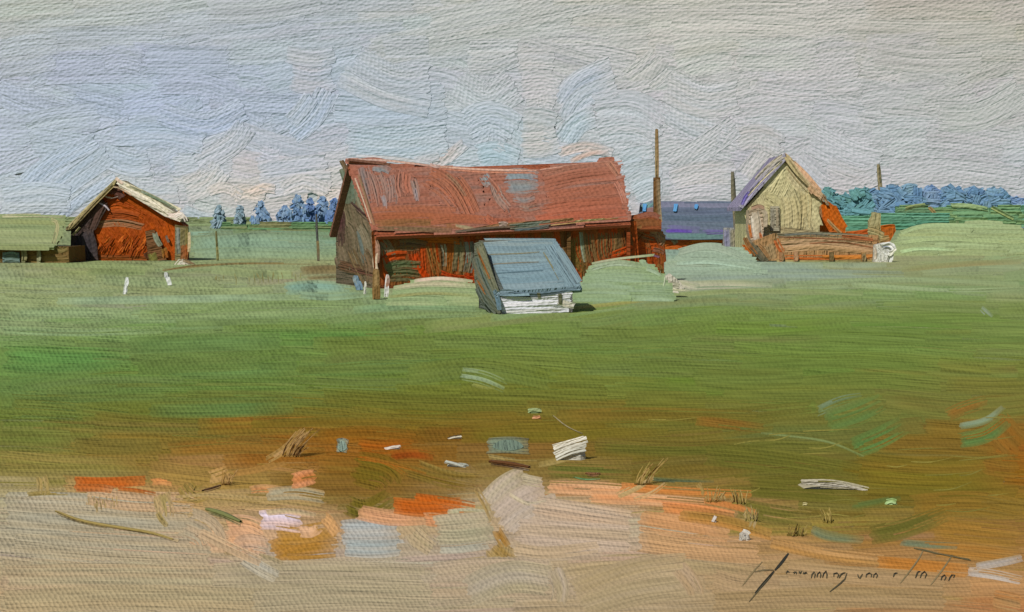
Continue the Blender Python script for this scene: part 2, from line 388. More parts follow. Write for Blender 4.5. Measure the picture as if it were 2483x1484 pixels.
# ------------------------------------------------------------------ ground sheet, field and sandy track
base = Acc()
ys = np.r_[np.geomspace(9.5, 1000, 46)]+HOR; xs = np.linspace(-2500, 5000, 60)
X, Y = np.meshgrid(xs, ys); P, t = GROUND.put(X, Y, X*0-.0); P[..., 2] = 0
P[0, :, 1] = 2190; P[0, :, 0] = np.linspace(-4500, 4500, 60)
P[-1, :, 1] = -60
cc = np.array([[lin(landf(x, y), KG) for x in xs] for y in ys])
idx = np.arange(X.size).reshape(X.shape)
F = np.stack([idx[1:, :-1], idx[1:, 1:], idx[:-1, 1:], idx[:-1, :-1]], -1).reshape(-1, 4)
base.add(P.reshape(-1, 3), list(F), cc.reshape(-1, 3), np.stack([X, Y, X*0], -1).reshape(-1, 3), np.stack([t/FX, t/FX, t*0], -1).reshape(-1, 3))
tag(base.build('ground'), kind='structure')

bx = [-700, 0, 300, 560, 800, 900, 1150, 1220, 1500, 1700, 1850, 2050, 2250, 2483, 3200]
by = [1180, 1196, 1190, 1180, 1230, 1262, 1240, 1150, 1190, 1250, 1290, 1325, 1352, 1380, 1440]
def edge(x): return float(np.interp(x, bx, by))
grass, sand = Acc(), Acc(); sand.pale = .93
ST = []
y = 541.
while y < 1620:
    h = np.interp(y, [541, 600, 700, 900, 1600], [8, 14, 22, 34, 44])
    x = -520-rng.uniform(0, 300)
    while x < 3050:
        L = rng.uniform(160, 420)*np.interp(y, [541, 700, 900], [.6, 1, 1.3])
        ST.append((x, y, L, h)); x += L*rng.uniform(.6, .9)
    y += h*.52
rng.shuffle(ST)
for x, y, L, h in ST:
    a = rng.normal(0, .02)+(.05*math.sin(x/330.) if y > 1000 else .02*math.sin(x/500.+y/90.))
    if 690 < y < 790: a += np.interp(x, [0, 900, 1300, 1700, 2483], [0, -.03, -.10, -.05, .03])
    if y > 1180: a += .05*math.sin(x/250+1)
    dx, dy = math.cos(a)*L/2, math.sin(a)*L/2; b = rng.normal(0, .018)*L
    s_ = y > edge(x)
    c = landf(x, y)+rng.normal(0, 2.5, 3)+rng.normal(0, 3); c2 = landf(x+rng.normal(0, 120), y+rng.normal(0, h*.8))+rng.normal(0, 4, 3)
    if s_ and landf(x-dx, y-dy)[2] < 70: dx *= .4; dy *= .4
    stroke(sand if s_ else grass, GROUND, [(x-dx, y-dy), (x, y+b), (x+dx, y+dy)], h*rng.uniform(1.1, 1.6), c, c2, off=1, ridge=.08, dry=.0 if rng.random() < .6 else .35, rim=.03, step=.25, wet=.85)

def G(acc, items, off=6, dry=.15, ragged=1.2, wet=.78):
    for i, it in enumerate(items):
        p, wd, c, c2 = it[:4]
        stroke(acc, GROUND, p, wd, c, c2, off=6, ridge=.1, dry=it[4] if len(it) > 4 else dry, rim=.06, step=.3, ragged=ragged, wet=wet)
G(grass, [
 ([(0,800),(190,806),(400,800)], 20, (128,154,112), (130,150,100)), ([(0,862),(160,868),(330,872)], 60, (92,134,70), (100,130,68), .3),
 ([(0,892),(140,896),(300,886)], 30, (92,128,68), (100,124,66), .4), ([(130,730),(420,726),(760,722)], 20, (140,162,128), (136,156,112)),
 ([(330,770),(600,764),(800,756)], 16, (134,152,104), (126,150,100)),
 ([(460,590),(600,584),(790,586)], 30, (132,160,136), (128,152,124)), ([(460,620),(600,614),(820,618)], 26, (132,158,132), (136,154,116)),
 ([(560,562),(640,556),(800,560)], 12, (92,132,88), (122,124,84)), ([(450,566),(480,566),(520,564)], 10, (128,156,134), None),
 ([(390,655),(560,640),(800,640)], 6, (120,100,60), (140,150,110)), ([(390,658),(460,645),(520,640)], 3, (110,78,44), None),
 ([(720,656),(800,654),(900,658)], 22, (118,100,68), (128,120,82)), ([(740,676),(820,672),(880,676)], 12, (120,98,70), (130,140,100)),
 ([(685,702),(770,696),(860,704)], 34, (126,162,146), (138,160,124), .1), ([(720,714),(800,720),(900,712)], 18, (128,156,130), (136,152,104)),
 ([(1640,640),(1800,650),(2000,646)], 22, (140,160,146), (138,156,128)), ([(1640,672),(1900,664),(2200,668)], 24, (142,160,146), (136,152,116)),
 ([(1640,694),(1760,690),(1880,694)], 22, (186,184,160), (142,154,112), .45), ([(1606,690),(1640,690),(1700,704)], 30, (196,190,172), (150,158,120), .4),
 ([(1560,722),(1800,706),(2100,712)], 14, (140,152,104), (128,146,92)), ([(1900,690),(2200,680),(2480,690)], 16, (136,156,116), (140,148,104)),
 ([(2180,655),(2340,640),(2480,634)], 14, (132,148,100), (148,140,96)), ([(2060,690),(2300,706),(2480,702)], 14, (150,170,126), (134,152,104)),
 ([(1380,748),(1500,736),(1600,724)], 10, (150,150,88), (120,134,74)), ([(930,770),(1060,764),(1180,762)], 14, (126,146,92), (132,158,112)),
 ([(1060,730),(1120,726),(1160,734)], 12, (138,158,120), (156,144,92)), ([(940,736),(1050,722),(1150,718)], 8, (142,128,72), (136,146,96)),
 ([(930,712),(1050,708),(1150,712)], 30, (146,158,120), (150,150,104)), ([(850,752),(1000,742),(1160,748)], 20, (122,150,110), (130,148,96)),
 # old gold and rust showing through the lower field
 ([(600,1026),(900,1018),(1250,1024)], 30, (118,98,36), (110,102,42), .4), ([(760,1062),(900,1054),(1040,1066)], 40, (138,90,28), (126,92,32), .3),
 ([(1340,1010),(1560,1004),(1850,1012)], 34, (128,98,40), (114,102,42), .45), ([(1680,1020),(1760,1028),(1860,1040)], 26, (134,96,40), (122,98,42), .4),
 ([(860,1080),(930,1086),(1010,1080)], 38, (158,88,26), (140,90,28), .3), ([(940,1106),(1000,1100),(1060,1110)], 24, (140,66,22), (150,88,30), .3),
 ([(400,1090),(600,1080),(800,1090)], 40, (136,100,42), (120,100,44), .3), ([(2400,1010),(2440,1060),(2480,1100)], 80, (138,96,38), (130,98,42), .3),
 ([(2380,1120),(2440,1130),(2483,1130)], 60, (134,96,38), (126,98,40), .3), ([(2200,1230),(2360,1220),(2483,1240)], 60, (134,104,42), (120,100,40), .3),
 ([(2250,1280),(2380,1290),(2483,1300)], 60, (152,114,50), (136,108,48), .3), ([(2260,1330),(2380,1340),(2483,1350)], 44, (164,116,52), (150,120,66), .3),
 ([(840,1130),(930,1150),(960,1190)], 90, (112,92,30), (104,92,30), .1), ([(830,1220),(890,1236),(960,1200)], 50, (98,92,30), (112,96,34), .2),
 ([(860,1110),(930,1120),(985,1150)], 12, (168,92,28), (120,92,32), .3), ([(980,1140),(1070,1165),(1160,1180)], 34, (112,92,34), (132,112,56), .2),
 ([(1010,1120),(1100,1150),(1180,1155)], 14, (138,118,60), (116,94,34), .3),
 # cooler strokes on the right
 ([(1975,1000),(2040,974),(2100,962)], 26, (118,140,112), (106,122,62), .4), ([(1990,1030),(2080,1000),(2150,970)], 60, (100,118,58), (92,124,68), .3),
 ([(2060,1090),(2140,1060),(2200,1030)], 56, (88,122,64), (102,116,56), .3), ([(2320,1036),(2390,1020),(2440,984)], 18, (130,150,122), (108,120,60), .45),
 ([(2320,1070),(2390,1056),(2450,1010)], 40, (90,122,66), (104,120,60), .3), ([(2290,1010),(2340,990),(2400,970)], 34, (140,100,44), (116,112,54), .4),
 ([(1840,1090),(1870,1110),(1900,1116)], 14, (84,122,70), (100,108,50), .3), ([(1860,788),(1890,790),(1940,792)], 7, (138,160,134), (116,134,76), .4),
 ([(2375,745),(2392,760),(2405,772)], 18, (140,156,136), (116,134,78), .4), ([(1840,1050),(2000,1070),(2100,1110)], 6, (120,136,86), None, .4),
 ([(1110,905),(1170,915),(1238,945)], 34, (146,166,138), (128,146,92), .35), ([(1140,932),(1190,944),(1230,950)], 10, (142,142,70), (120,128,66), .4),
 ([(1560,1160),(1640,1166),(1740,1168)], 12, (86,98,72), (104,100,44), .3), ([(1320,1140),(1420,1146),(1540,1150)], 40, (100,104,46), (110,100,44), .3),
 ([(1960,1280),(2010,1300),(2100,1310)], 26, (112,128,100), (120,112,60), .35), ([(2180,1316),(2260,1322),(2330,1326)], 18, (108,124,100), (120,108,56), .35),
 ([(2100,1300),(2200,1280),(2300,1240)], 50, (98,98,42), (108,100,46), .3), ([(2060,1230),(2120,1220),(2190,1206)], 18, (92,110,58), (100,98,42), .3),
 ([(1700,1100),(1900,1120),(2100,1150)], 60, (98,98,40), (104,104,44), .2), ([(1800,1180),(1950,1190),(2100,1200)], 60, (98,96,38), (104,100,42), .2),
 ([(1780,1230),(1880,1250),(1980,1260)], 50, (100,98,40), (112,104,50), .3),
])
for q in range(24):                                  # fine upright scratches in the grass left of the great barn
    x0 = 520+rng.uniform(0, 210); y0 = 664+rng.uniform(-6, 6)
    stroke(grass, GROUND, [(x0, y0), (x0+rng.uniform(-2, 3), y0+rng.uniform(10, 28))], 2.4, (118,112,66), (128,128,80), off=7, ridge=.1)
for q in range(34):                                  # fallen blades drawn out in the lower right of the field
    x0 = rng.uniform(1500, 2400); y0 = rng.uniform(1010, 1280); L = rng.uniform(40, 150)
    stroke(grass, GROUND, [(x0, y0), (x0+L*.5, y0-rng.uniform(-4, 8)), (x0+L, y0-rng.uniform(0, 22))], 3, (142,134,66), (118,116,56), off=6, ridge=.1, dry=.3)
tag(grass.build('grass_field', mat=THIN), 'broad green field of brushed grass turning gold toward the sand', kind='structure')

G(sand, [
 ([(0,1215),(200,1222),(470,1246)], 50, (160,156,136), (166,152,124), .1), ([(0,1262),(260,1280),(480,1290)], 70, (156,152,132), (164,152,124), .1),
 ([(20,1320),(260,1340),(520,1352)], 60, (158,150,126), (166,152,122), .1), ([(440,1260),(500,1290),(520,1330)], 80, (158,148,124), (172,150,120), .2),
 ([(200,1200),(330,1215),(480,1220)], 50, (176,152,122), (182,146,104), .2), ([(480,1215),(640,1210),(800,1225)], 50, (150,130,80), (176,144,104), .3),
 ([(172,1168),(260,1170),(362,1166)], 26, (182,86,26), (168,96,40), .0), ([(175,1183),(240,1184),(280,1190)], 20, (172,88,32), (160,104,56), .2),
 ([(280,1186),(330,1190),(384,1200)], 10, (170,90,36), (140,100,50), .1), ([(360,1172),(390,1168),(425,1174)], 18, (206,138,80), (180,130,80), .3),
 ([(390,1190),(400,1230),(402,1262)], 48, (150,134,84), (170,146,104), .3), ([(440,1170),(470,1200),(510,1190)], 46, (132,112,52), (150,130,80), .2),
 ([(500,1160),(540,1150),(560,1136)], 34, (178,148,96), (166,120,64), .3), ([(600,1190),(640,1184),(700,1192)], 20, (188,128,80), (170,140,96), .3),
 ([(640,1200),(720,1196),(790,1206)], 34, (156,150,124), (168,142,100), .2), ([(700,1170),(740,1160),(772,1158)], 40, (206,140,96), (190,120,66), .1),
 ([(540,1290),(600,1290),(640,1310)], 80, (206,156,112), (184,150,122), .1), ([(560,1330),(600,1320),(660,1330)], 50, (200,160,124), (176,152,130), .2),
 ([(650,1340),(730,1320),(830,1310)], 60, (164,116,40), (150,112,48), .1), ([(660,1300),(740,1296),(820,1280)], 46, (160,118,50), (172,130,66), .2),
 ([(690,1352),(760,1350),(820,1346)], 20, (152,110,44), (160,120,56), .2), ([(780,1250),(800,1270),(820,1300)], 30, (190,146,96), None, .2),
 ([(622,1262),(680,1262),(740,1272)], 50, (208,196,210), (206,172,150), .12), ([(640,1245),(700,1240),(770,1252)], 16, (176,160,124), (200,160,130), .2),
 ([(720,1290),(755,1290),(775,1275)], 30, (206,166,130), (190,150,110), .2),
 ([(815,1290),(900,1290),(985,1286)], 66, (158,164,162), (168,162,150), .0), ([(825,1330),(900,1332),(975,1328)], 44, (152,162,160), (162,160,150), .0),
 ([(990,1280),(1020,1310),(1060,1340)], 50, (168,150,118), (160,146,110), .2), ([(860,1240),(950,1256),(1040,1256)], 40, (190,144,104), (204,150,110), .2),
 ([(940,1225),(1030,1232),(1130,1226)], 44, (176,88,26), (170,100,40), .05), ([(1000,1204),(1080,1216),(1160,1230)], 22, (190,92,26), (160,90,30), .1),
 ([(1020,1258),(1060,1262),(1090,1268)], 34, (196,140,100), (180,120,70), .2), ([(1080,1244),(1130,1240),(1190,1246)], 16, (180,176,146), (120,112,66), .2),
 ([(1045,1270),(1120,1264),(1200,1258)], 40, (164,156,128), (172,160,134), .0), ([(1050,1300),(1120,1300),(1206,1286)], 46, (166,156,128), (154,150,122), .05),
 ([(1060,1332),(1120,1330),(1190,1320)], 24, (168,166,150), (156,150,124), .2), ([(1190,1320),(1220,1350),(1250,1360)], 60, (148,120,62), (160,140,96), .15),
 ([(1100,1370),(1200,1360),(1260,1350)], 26, (150,128,78), (162,146,108), .3), ([(1200,1280),(1212,1300),(1230,1330)], 26, (150,110,48), (160,130,80), .2),
 ([(1170,1230),(1230,1180),(1290,1146)], 60, (178,164,146), (168,158,132), .0), ([(1190,1260),(1260,1210),(1330,1180)], 56, (172,158,138), (182,166,152), .0),
 ([(1220,1290),(1270,1250),(1360,1210)], 44, (184,172,160), (172,156,132), .0), ([(1260,1160),(1290,1166),(1320,1172)], 26, (170,160,130), (180,164,140), .1),
 ([(1320,1180),(1450,1186),(1600,1200)], 34, (200,154,112), (204,142,96), .25), ([(1420,1200),(1560,1206),(1720,1220)], 40, (206,142,92), (198,160,120), .3),
 ([(1500,1180),(1650,1192),(1830,1200)], 22, (206,128,66), (160,110,52), .3), ([(1600,1230),(1700,1240),(1790,1256)], 30, (206,130,76), (176,120,66), .25),
 ([(1280,1230),(1420,1250),(1540,1266)], 60, (178,160,138), (186,160,132), .0), ([(1240,1290),(1400,1300),(1540,1310)], 70, (178,160,140), (174,154,126), .0),
 ([(1540,1260),(1660,1280),(1780,1300)], 56, (190,142,96), (176,130,84), .1), ([(1540,1310),(1700,1330),(1860,1340)], 60, (176,140,98), (184,146,104), .1),
 ([(1240,1330),(1330,1340),(1460,1326)], 30, (172,152,120), (178,156,128), .1), ([(1640,1250),(1760,1266),(1880,1300)], 30, (180,124,62), (150,116,56), .2),
 ([(1040,1390),(1200,1376),(1340,1382)], 50, (168,152,126), (172,154,132), .0), ([(1120,1440),(1240,1400),(1350,1410)], 80, (166,156,136), (158,148,118), .0),
 ([(1340,1370),(1360,1430),(1350,1470)], 40, (172,158,140), (160,146,116), .1), ([(1380,1440),(1540,1390),(1680,1370)], 70, (162,144,108), (170,152,120), .0),
 ([(1400,1480),(1540,1440),(1680,1420)], 60, (158,142,108), (166,150,120), .0), ([(1640,1370),(1680,1420),(1690,1450)], 44, (172,150,122), (164,140,106), .1),
 ([(0,1400),(260,1396),(560,1400)], 60, (166,148,116), (160,152,122), .0), ([(500,1400),(760,1394),(1040,1400)], 70, (160,148,122), (156,146,116), .0),
 ([(0,1460),(300,1450),(700,1456)], 60, (162,146,112), (158,148,116), .0), ([(600,1460),(840,1450),(1060,1456)], 60, (156,146,118), (160,148,120), .0),
 ([(1860,1316),(2000,1344),(2150,1360)], 30, (170,128,72), (176,138,90), .1), ([(2120,1366),(2240,1376),(2360,1386)], 36, (176,116,50), (166,126,72), .1),
 ([(1900,1380),(2060,1396),(2300,1410)], 44, (160,134,98), (154,130,92), .0), ([(1720,1400),(1800,1420),(1900,1416)], 50, (162,138,104), (156,134,98), .0),
 ([(1720,1460),(2000,1450),(2300,1456)], 50, (154,132,96), (150,128,90), .0), ([(2360,1376),(2420,1366),(2483,1352)], 20, (168,162,156), (160,140,100), .3),
 ([(2340,1385),(2400,1392),(2483,1410)], 24, (176,170,162), (164,140,104), .25), ([(2400,1450),(2440,1460),(2483,1470)], 50, (168,112,60), (158,130,88), .2),
 ([(585,1350),(630,1380),(680,1404)], 36, (170,166,150), (160,150,126), .1), ([(540,1340),(580,1346),(600,1360)], 12, (130,108,56), (170,150,120), .3),
 ([(620,1345),(660,1356),(690,1370)], 12, (132,112,60), (160,150,124), .3),
 ([(1490,1206),(1540,1184),(1590,1150)], 18, (176,152,104), (160,130,76), .5), ([(1530,1214),(1580,1196),(1620,1168)], 10, (190,160,116), (150,122,66), .5), ([(1740,1196),(1750,1214),(1746,1236)], 22, (168,146,100), (140,118,60), .5),
 ([(1690,1170),(1704,1190),(1700,1206)], 16, (160,136,84), (136,112,56), .5), ([(1806,1236),(1822,1256),(1816,1284)], 26, (170,152,112), (134,118,62), .5), ([(1700,1212),(1770,1226),(1840,1246)], 16, (200,128,72), (170,112,56), .4),
 ([(60,1200),(110,1196),(170,1196)], 12, (120,106,52), (160,140,92), .3), ([(100,1150),(104,1180),(98,1206)], 30, (150,130,78), (160,142,96), .6), ([(380,1240),(392,1262),(410,1280)], 14, (140,124,74), (168,146,104), .3),
 ([(420,1210),(520,1204),(640,1216)], 16, (166,144,98), (150,126,70), .3), ([(560,1150),(620,1140),(700,1120)], 16, (160,122,66), (140,104,48), .5), ([(640,1120),(690,1090),(740,1040)], 20, (150,120,64), (166,134,84), .6), ([(660,1110),(710,1080),(756,1044)], 8, (176,146,100), (150,110,60), .4),
 ([(880,1110),(960,1128),(1040,1150)], 12, (160,98,34), (120,96,36), .4), ([(1230,1196),(1280,1222),(1330,1216)], 10, (190,178,150), (170,156,126), .3), ([(480,1290),(560,1330),(640,1366)], 26, (176,152,120), (186,156,120), .3),
 ([(1150,1180),(1180,1230),(1196,1270)], 16, (150,126,76), (166,148,110), .3), ([(1180,1106),(1240,1116),(1310,1120)], 12, (150,134,88), (130,112,60), .4), ([(1300,1130),(1350,1120),(1400,1106)], 18, (142,122,64), (156,140,90), .5),
], off=6, wet=.5)
for q in range(20):                                  # upright scratches at the track edge
    x0 = 205+rng.uniform(0, 80); y0 = 1215+rng.uniform(-16, 6)
    stroke(sand, GROUND, [(x0, y0), (x0+rng.uniform(-2, 3), y0+rng.uniform(10, 30))], 3, (146,126,74), (166,146,110), off=9, ridge=.1)
tag(sand.build('sandy_track', mat=TRACK), kind='structure')

# green rise closing the view
acc = Acc()
def rise(x0, x1, top, d, name, cols):
    acc = Acc(); nx = 40; V = []; 
    xa, xb = (x0-CX)*d/FX, (x1-CX)*d/FX; H = EYE-(top-HOR)*d/FX
    xs = np.linspace(xa, xb, nx); prof = np.sin(np.linspace(0, np.pi, nx))**.35
    yy = np.linspace(-1, 1, 9); 
    for q in yy:
        for x, p_ in zip(xs, prof): V.append((x, d+q*70, max(-.2, H*p_*(1-q*q)-.05)))
    V = np.array(V); idx = np.arange(nx*9).reshape(9, nx)
    F = np.stack([idx[:-1, :-1], idx[:-1, 1:], idx[1:, 1:], idx[1:, :-1]], -1).reshape(-1, 4)
    k = d/FX; n_ = len(V)
    acc.add(V, list(F), np.tile(lin(cols[0]), (n_, 1)), np.stack([V[:, 0]/k, V[:, 2]/k, V[:, 0]*0], -1), np.tile([k, k, 0], (n_, 1)))
    W = Wall(d-72); pb = HOR+EYE*FX/(d-72)
    poly = [(x0+40, pb+2), (x0+70, top+3), (x1-70, top+3), (x1-40, pb+2)]
    fill(acc, W, poly, 0, 7, cols, split=160, ext=4, over=.4)
    tag(acc.build(name), kind='structure')
rise(-900, 700, 524, 900, 'hill', [(130,142,102),(124,140,100),(136,146,108)])
rise(1500, 3300, 522, 900, 'hill', [(84,132,112),(70,124,104),(98,142,112)])

def wetmap(surf, poly, col):
    q = np.array(poly, float); surf.hm = HMap(q[:, 0].min()-30, q[:, 1].min()-30, q[:, 0].max()+30, q[:, 1].max()+30, 4., col=lin(col))
# ------------------------------------------------------------------ helpers for built things
def part(name, parent, surf, poly, col, thick=.25, strokes=(), fills=(), label=None, mat=None, back=None):
    """a solid slab of the outline `poly` on a surface, covered with paint strokes"""
    a = Acc(); wetmap(surf, poly, col)
    P, t = surf.put(np.array([p[0] for p in poly]), np.array([p[1] for p in poly]), np.zeros(len(poly)))
    if thick: a.prism(P, (-surf.n if back is None else np.asarray(back, float))*thick, col)
    for f in fills: fill(a, surf, f.get('poly', poly), f.get('ang', 0), f.get('w', 16), f['cols'], over=f.get('over', .3), split=f.get('split', 0), ext=f.get('ext', 1.5), dry=f.get('dry', 0), ridge=f.get('ridge', .5), off=f.get('off', 2), bow=f.get('bow', 0))
    for i, s in enumerate(strokes):
        stroke(a, surf, s[0], s[1], s[2], s[3], dry=s[4] if len(s) > 4 else .1, off=8+i*.7, ridge=.28, ragged=.8, rim=.25, wet=.4)
    o = a.build(name, parent, mat)
    if label: o['label'] = label
    return o
def solid(name, parent, poly, ext, col, label=None):
    a = Acc(); a.prism(poly, ext, col); o = a.build(name, parent)
    if label: o['label'] = label
    return o
def V(*a): return np.array(a, float)

# ------------------------------------------------------------------ the great barn
E0 = V(-9.6, 99, 0); bd = V(math.cos(R(25)), math.sin(R(25)), 0); bb = V(-bd[1], bd[0], 0); BL, BW = 20.5, 9.0
barn = empty('barn', E0+bd*BL/2+bb*BW/2, 'great barn with a long sagging rust red roof and open dark front', 'barn')
front = Plane(E0, (bd[1], -bd[0], 0)); gable = Plane(E0, -bd)
F = lambda s, z: E0+bd*s+V(0, 0, z)
def box_part(name, parent, base, dx, dy, h, col, label=None): # a full block on the ground: corner, two edge vectors, height
    return solid(name, parent, [base, base+dx, base+dx+dy, base+dy], (0, 0, h), col, label)
# the wall: a closed block under the eaves, with the painted front on it
a = Acc(); z1 = 4.1
a.prism([F(.05, 0), F(BL, 0), F(BL, z1), F(.05, z1)], bb*(BW-.1), (112, 62, 36))
poly = [(912,700),(1200,700),(1470,690),(1545,660),(1540,530),(1400,540),(1200,556),(908,556)]
wetmap(front, poly, (130,74,36)); fill(a, front, poly, 86, 22, [(150,72,28),(128,74,32),(112,84,48),(168,66,20),(120,70,40)], ext=0, ridge=.4)
for i, s in enumerate([
 ([(912,572),(1010,566),(1110,572)], 22, (150,94,34), (104,84,50), .1), ([(1000,580),(1060,580),(1120,586)], 18, (168,92,26), (150,80,24), .1),
 ([(920,580),(940,610),(950,660)], 34, (126,112,88), (110,96,70), .05), ([(960,590),(990,586),(1040,594)], 18, (110,94,72), (96,78,52), .1),
 ([(960,606),(990,600),(1024,606)], 16, (96,74,50), (110,90,62), .1), ([(926,632),(950,620),(990,618)], 22, (190,72,16), (166,64,20), 0), ([(1000,610),(1010,640),(1020,668)], 26, (192,64,14), (160,56,18), 0),
 ([(930,650),(970,640),(1024,642)], 18, (92,104,72), (76,88,58), .05), ([(934,664),(980,660),(1024,666)], 20, (90,100,68), (106,96,66), .1), ([(940,678),(980,676),(1020,682)], 12, (86,80,54), (100,104,72), .1),
 ([(1040,588),(1052,630),(1062,668)], 24, (142,102,54), (116,88,44), .05), ([(1072,588),(1080,620),(1078,650)], 14, (146,148,130), (128,118,84), .1), ([(1058,590),(1060,620),(1066,640)], 5, (190,72,16), None, 0),
 ([(1092,590),(1092,640),(1088,672)], 20, (150,84,30), (122,84,36), .05), ([(1016,640),(1024,660),(1040,676)], 16, (196,66,14), None, 0), ([(1066,660),(1100,672),(1150,676)], 14, (182,62,20), (150,56,20), 0),
 ([(1112,582),(1112,620),(1108,664)], 28, (120,112,82), (100,98,70), .05), ([(1136,582),(1140,620),(1132,666)], 24, (126,140,136), (100,104,84), .1), ([(1120,664),(1140,674),(1160,676)], 10, (176,60,24), None, 0),
 ([(1160,580),(1180,600),(1196,620)], 26, (160,72,40), (130,66,40), 0), ([(1390,570),(1392,620),(1420,660)], 24, (112,92,46), (128,104,54), .05), ([(1408,560),(1412,600),(1420,640)], 10, (132,150,134), (118,110,66), .1),
 ([(1428,562),(1430,600),(1440,640)], 26, (112,92,58), (96,74,46), .05), ([(1462,558),(1460,600),(1470,636)], 26, (100,82,52), (116,96,60), .05), ([(1490,560),(1492,590),(1486,622)], 32, (104,84,56), (118,92,56), .05),
 ([(1516,556),(1520,580),(1524,600)], 26, (120,76,38), (104,74,44), .05), ([(1478,622),(1510,612),(1540,600)], 22, (176,66,18), (150,58,20), 0), ([(1440,640),(1480,632),(1540,628)], 14, (150,62,24), (120,60,30), 0)]):
    stroke(a, front, s[0], s[1], s[2], s[3], wet=.4, dry=s[4], off=7+i*.5, ridge=.5, ragged=.8)
wall = a.build('wall', barn)
# gable end, dark weathered boards
zr0, zr1 = 9.1, 9.05
GA = E0+bb*BW/2
a = Acc(); a.prism([E0+V(0,0,0), E0+bb*BW, E0+bb*BW+V(0,0,z1), GA+V(0,0,zr0-.25), E0+V(0,0,z1)], bd*.3, (92,82,66))
gp = [(915,702),(910,556),(868,400),(826,400),(812,505),(815,640)]
wetmap(gable, gp, (104,90,70)); fill(a, gable, [(912,704),(904,556),(866,420),(826,500),(815,640)], 78, 15, [(112,100,78),(92,78,62),(122,106,84),(100,82,66)], ext=0, ridge=.4)
for i, s in enumerate([
 ([(835,400),(850,450),(846,500)], 34, (112,128,112), (96,110,92), .05), ([(868,440),(874,480),(890,520)], 22, (110,122,104), (130,118,96), .05), ([(826,386),(836,404),(844,424)], 12, (92,72,50), (128,116,92), .1),
 ([(862,500),(880,520),(902,540)], 12, (78,50,52), (110,92,82), .1), ([(850,488),(880,516),(905,535)], 5, (70,44,48), None, 0),
 ([(838,540),(856,560),(862,620)], 34, (112,98,78), (92,78,60), .05), ([(870,540),(890,580),(900,640)], 24, (118,108,88), (100,86,68), .05), ([(868,556),(878,600),(884,640)], 9, (96,110,108), (84,88,80), .1),
 ([(824,508),(828,530),(826,570)], 22, (74,48,48), (84,56,54), .1), ([(826,560),(830,580),(828,600)], 20, (70,50,46), (80,60,50), .1),
 ([(815,640),(850,650),(900,660)], 26, (92,64,44), (104,86,58), .1), ([(850,600),(866,640),(890,690)], 22, (108,88,60), (84,66,44), .05), ([(880,600),(896,640),(900,690)], 24, (98,80,58), (116,92,70), .05),
 ([(850,650),(880,660),(912,668)], 10, (88,56,44), None, .1), ([(902,570),(914,600),(912,640)], 16, (170,140,118), (150,110,92), .1), ([(912,610),(910,640),(916,662)], 11, (202,184,160), (190,160,130), .1)]):
    stroke(a, gable, s[0], s[1], s[2], s[3], wet=.4, dry=s[4], off=6+i*.5, ridge=.5, ragged=.8)
a.build('gable_wall', barn)
box_part('rear_wall', barn, E0+bb*(BW-.05)+bd*.3, bd*(BL-.3), bb*.2, z1, (96,80,62))
# roof, front slope then rear slope
ov = .5
R0 = E0-bd*ov+bb*BW/2+V(0,0,zr0+.25); R1 = E0+bd*(BL+.9)+bb*BW/2+V(0,0,zr1+.3)
A0 = E0-bd*.15-bb*.7+V(0,0,3.75); A1 = E0+bd*(BL-.2)-bb*.7+V(0,0,4.55)
Rm = (R0+R1)/2-bd*1.5+V(0,0,-.55); Am = (A0+A1)/2-V(0,0,.1)
n_ = np.cross(A1-A0, (R0+R1)/2-(A0+A1)/2); roofp = Plane((A0+A1+R0+R1)/4, n_)
nr_ = roofp.n
flat = lambda q: q-nr_*(np.dot(q-roofp.p, nr_)+.12)
a = Acc(); a.prism([flat(q) for q in (A0, Am, A1, R1-bd*.3, Rm-V(0,0,.2), R0)], -nr_*.3, (150,84,58))
rp = [(905,556),(1100,566),(1300,556),(1526,534),(1518,480),(1500,400),(1490,384),(1300,410),(1062,408),(836,386),(870,470)]
wetmap(roofp, rp, (158,96,74)); fill(a, roofp, rp, -3, 17, [(150,106,90),(156,112,95),(148,98,80),(152,102,84),(142,108,96)], ext=3, split=150, ridge=.35, over=.4)
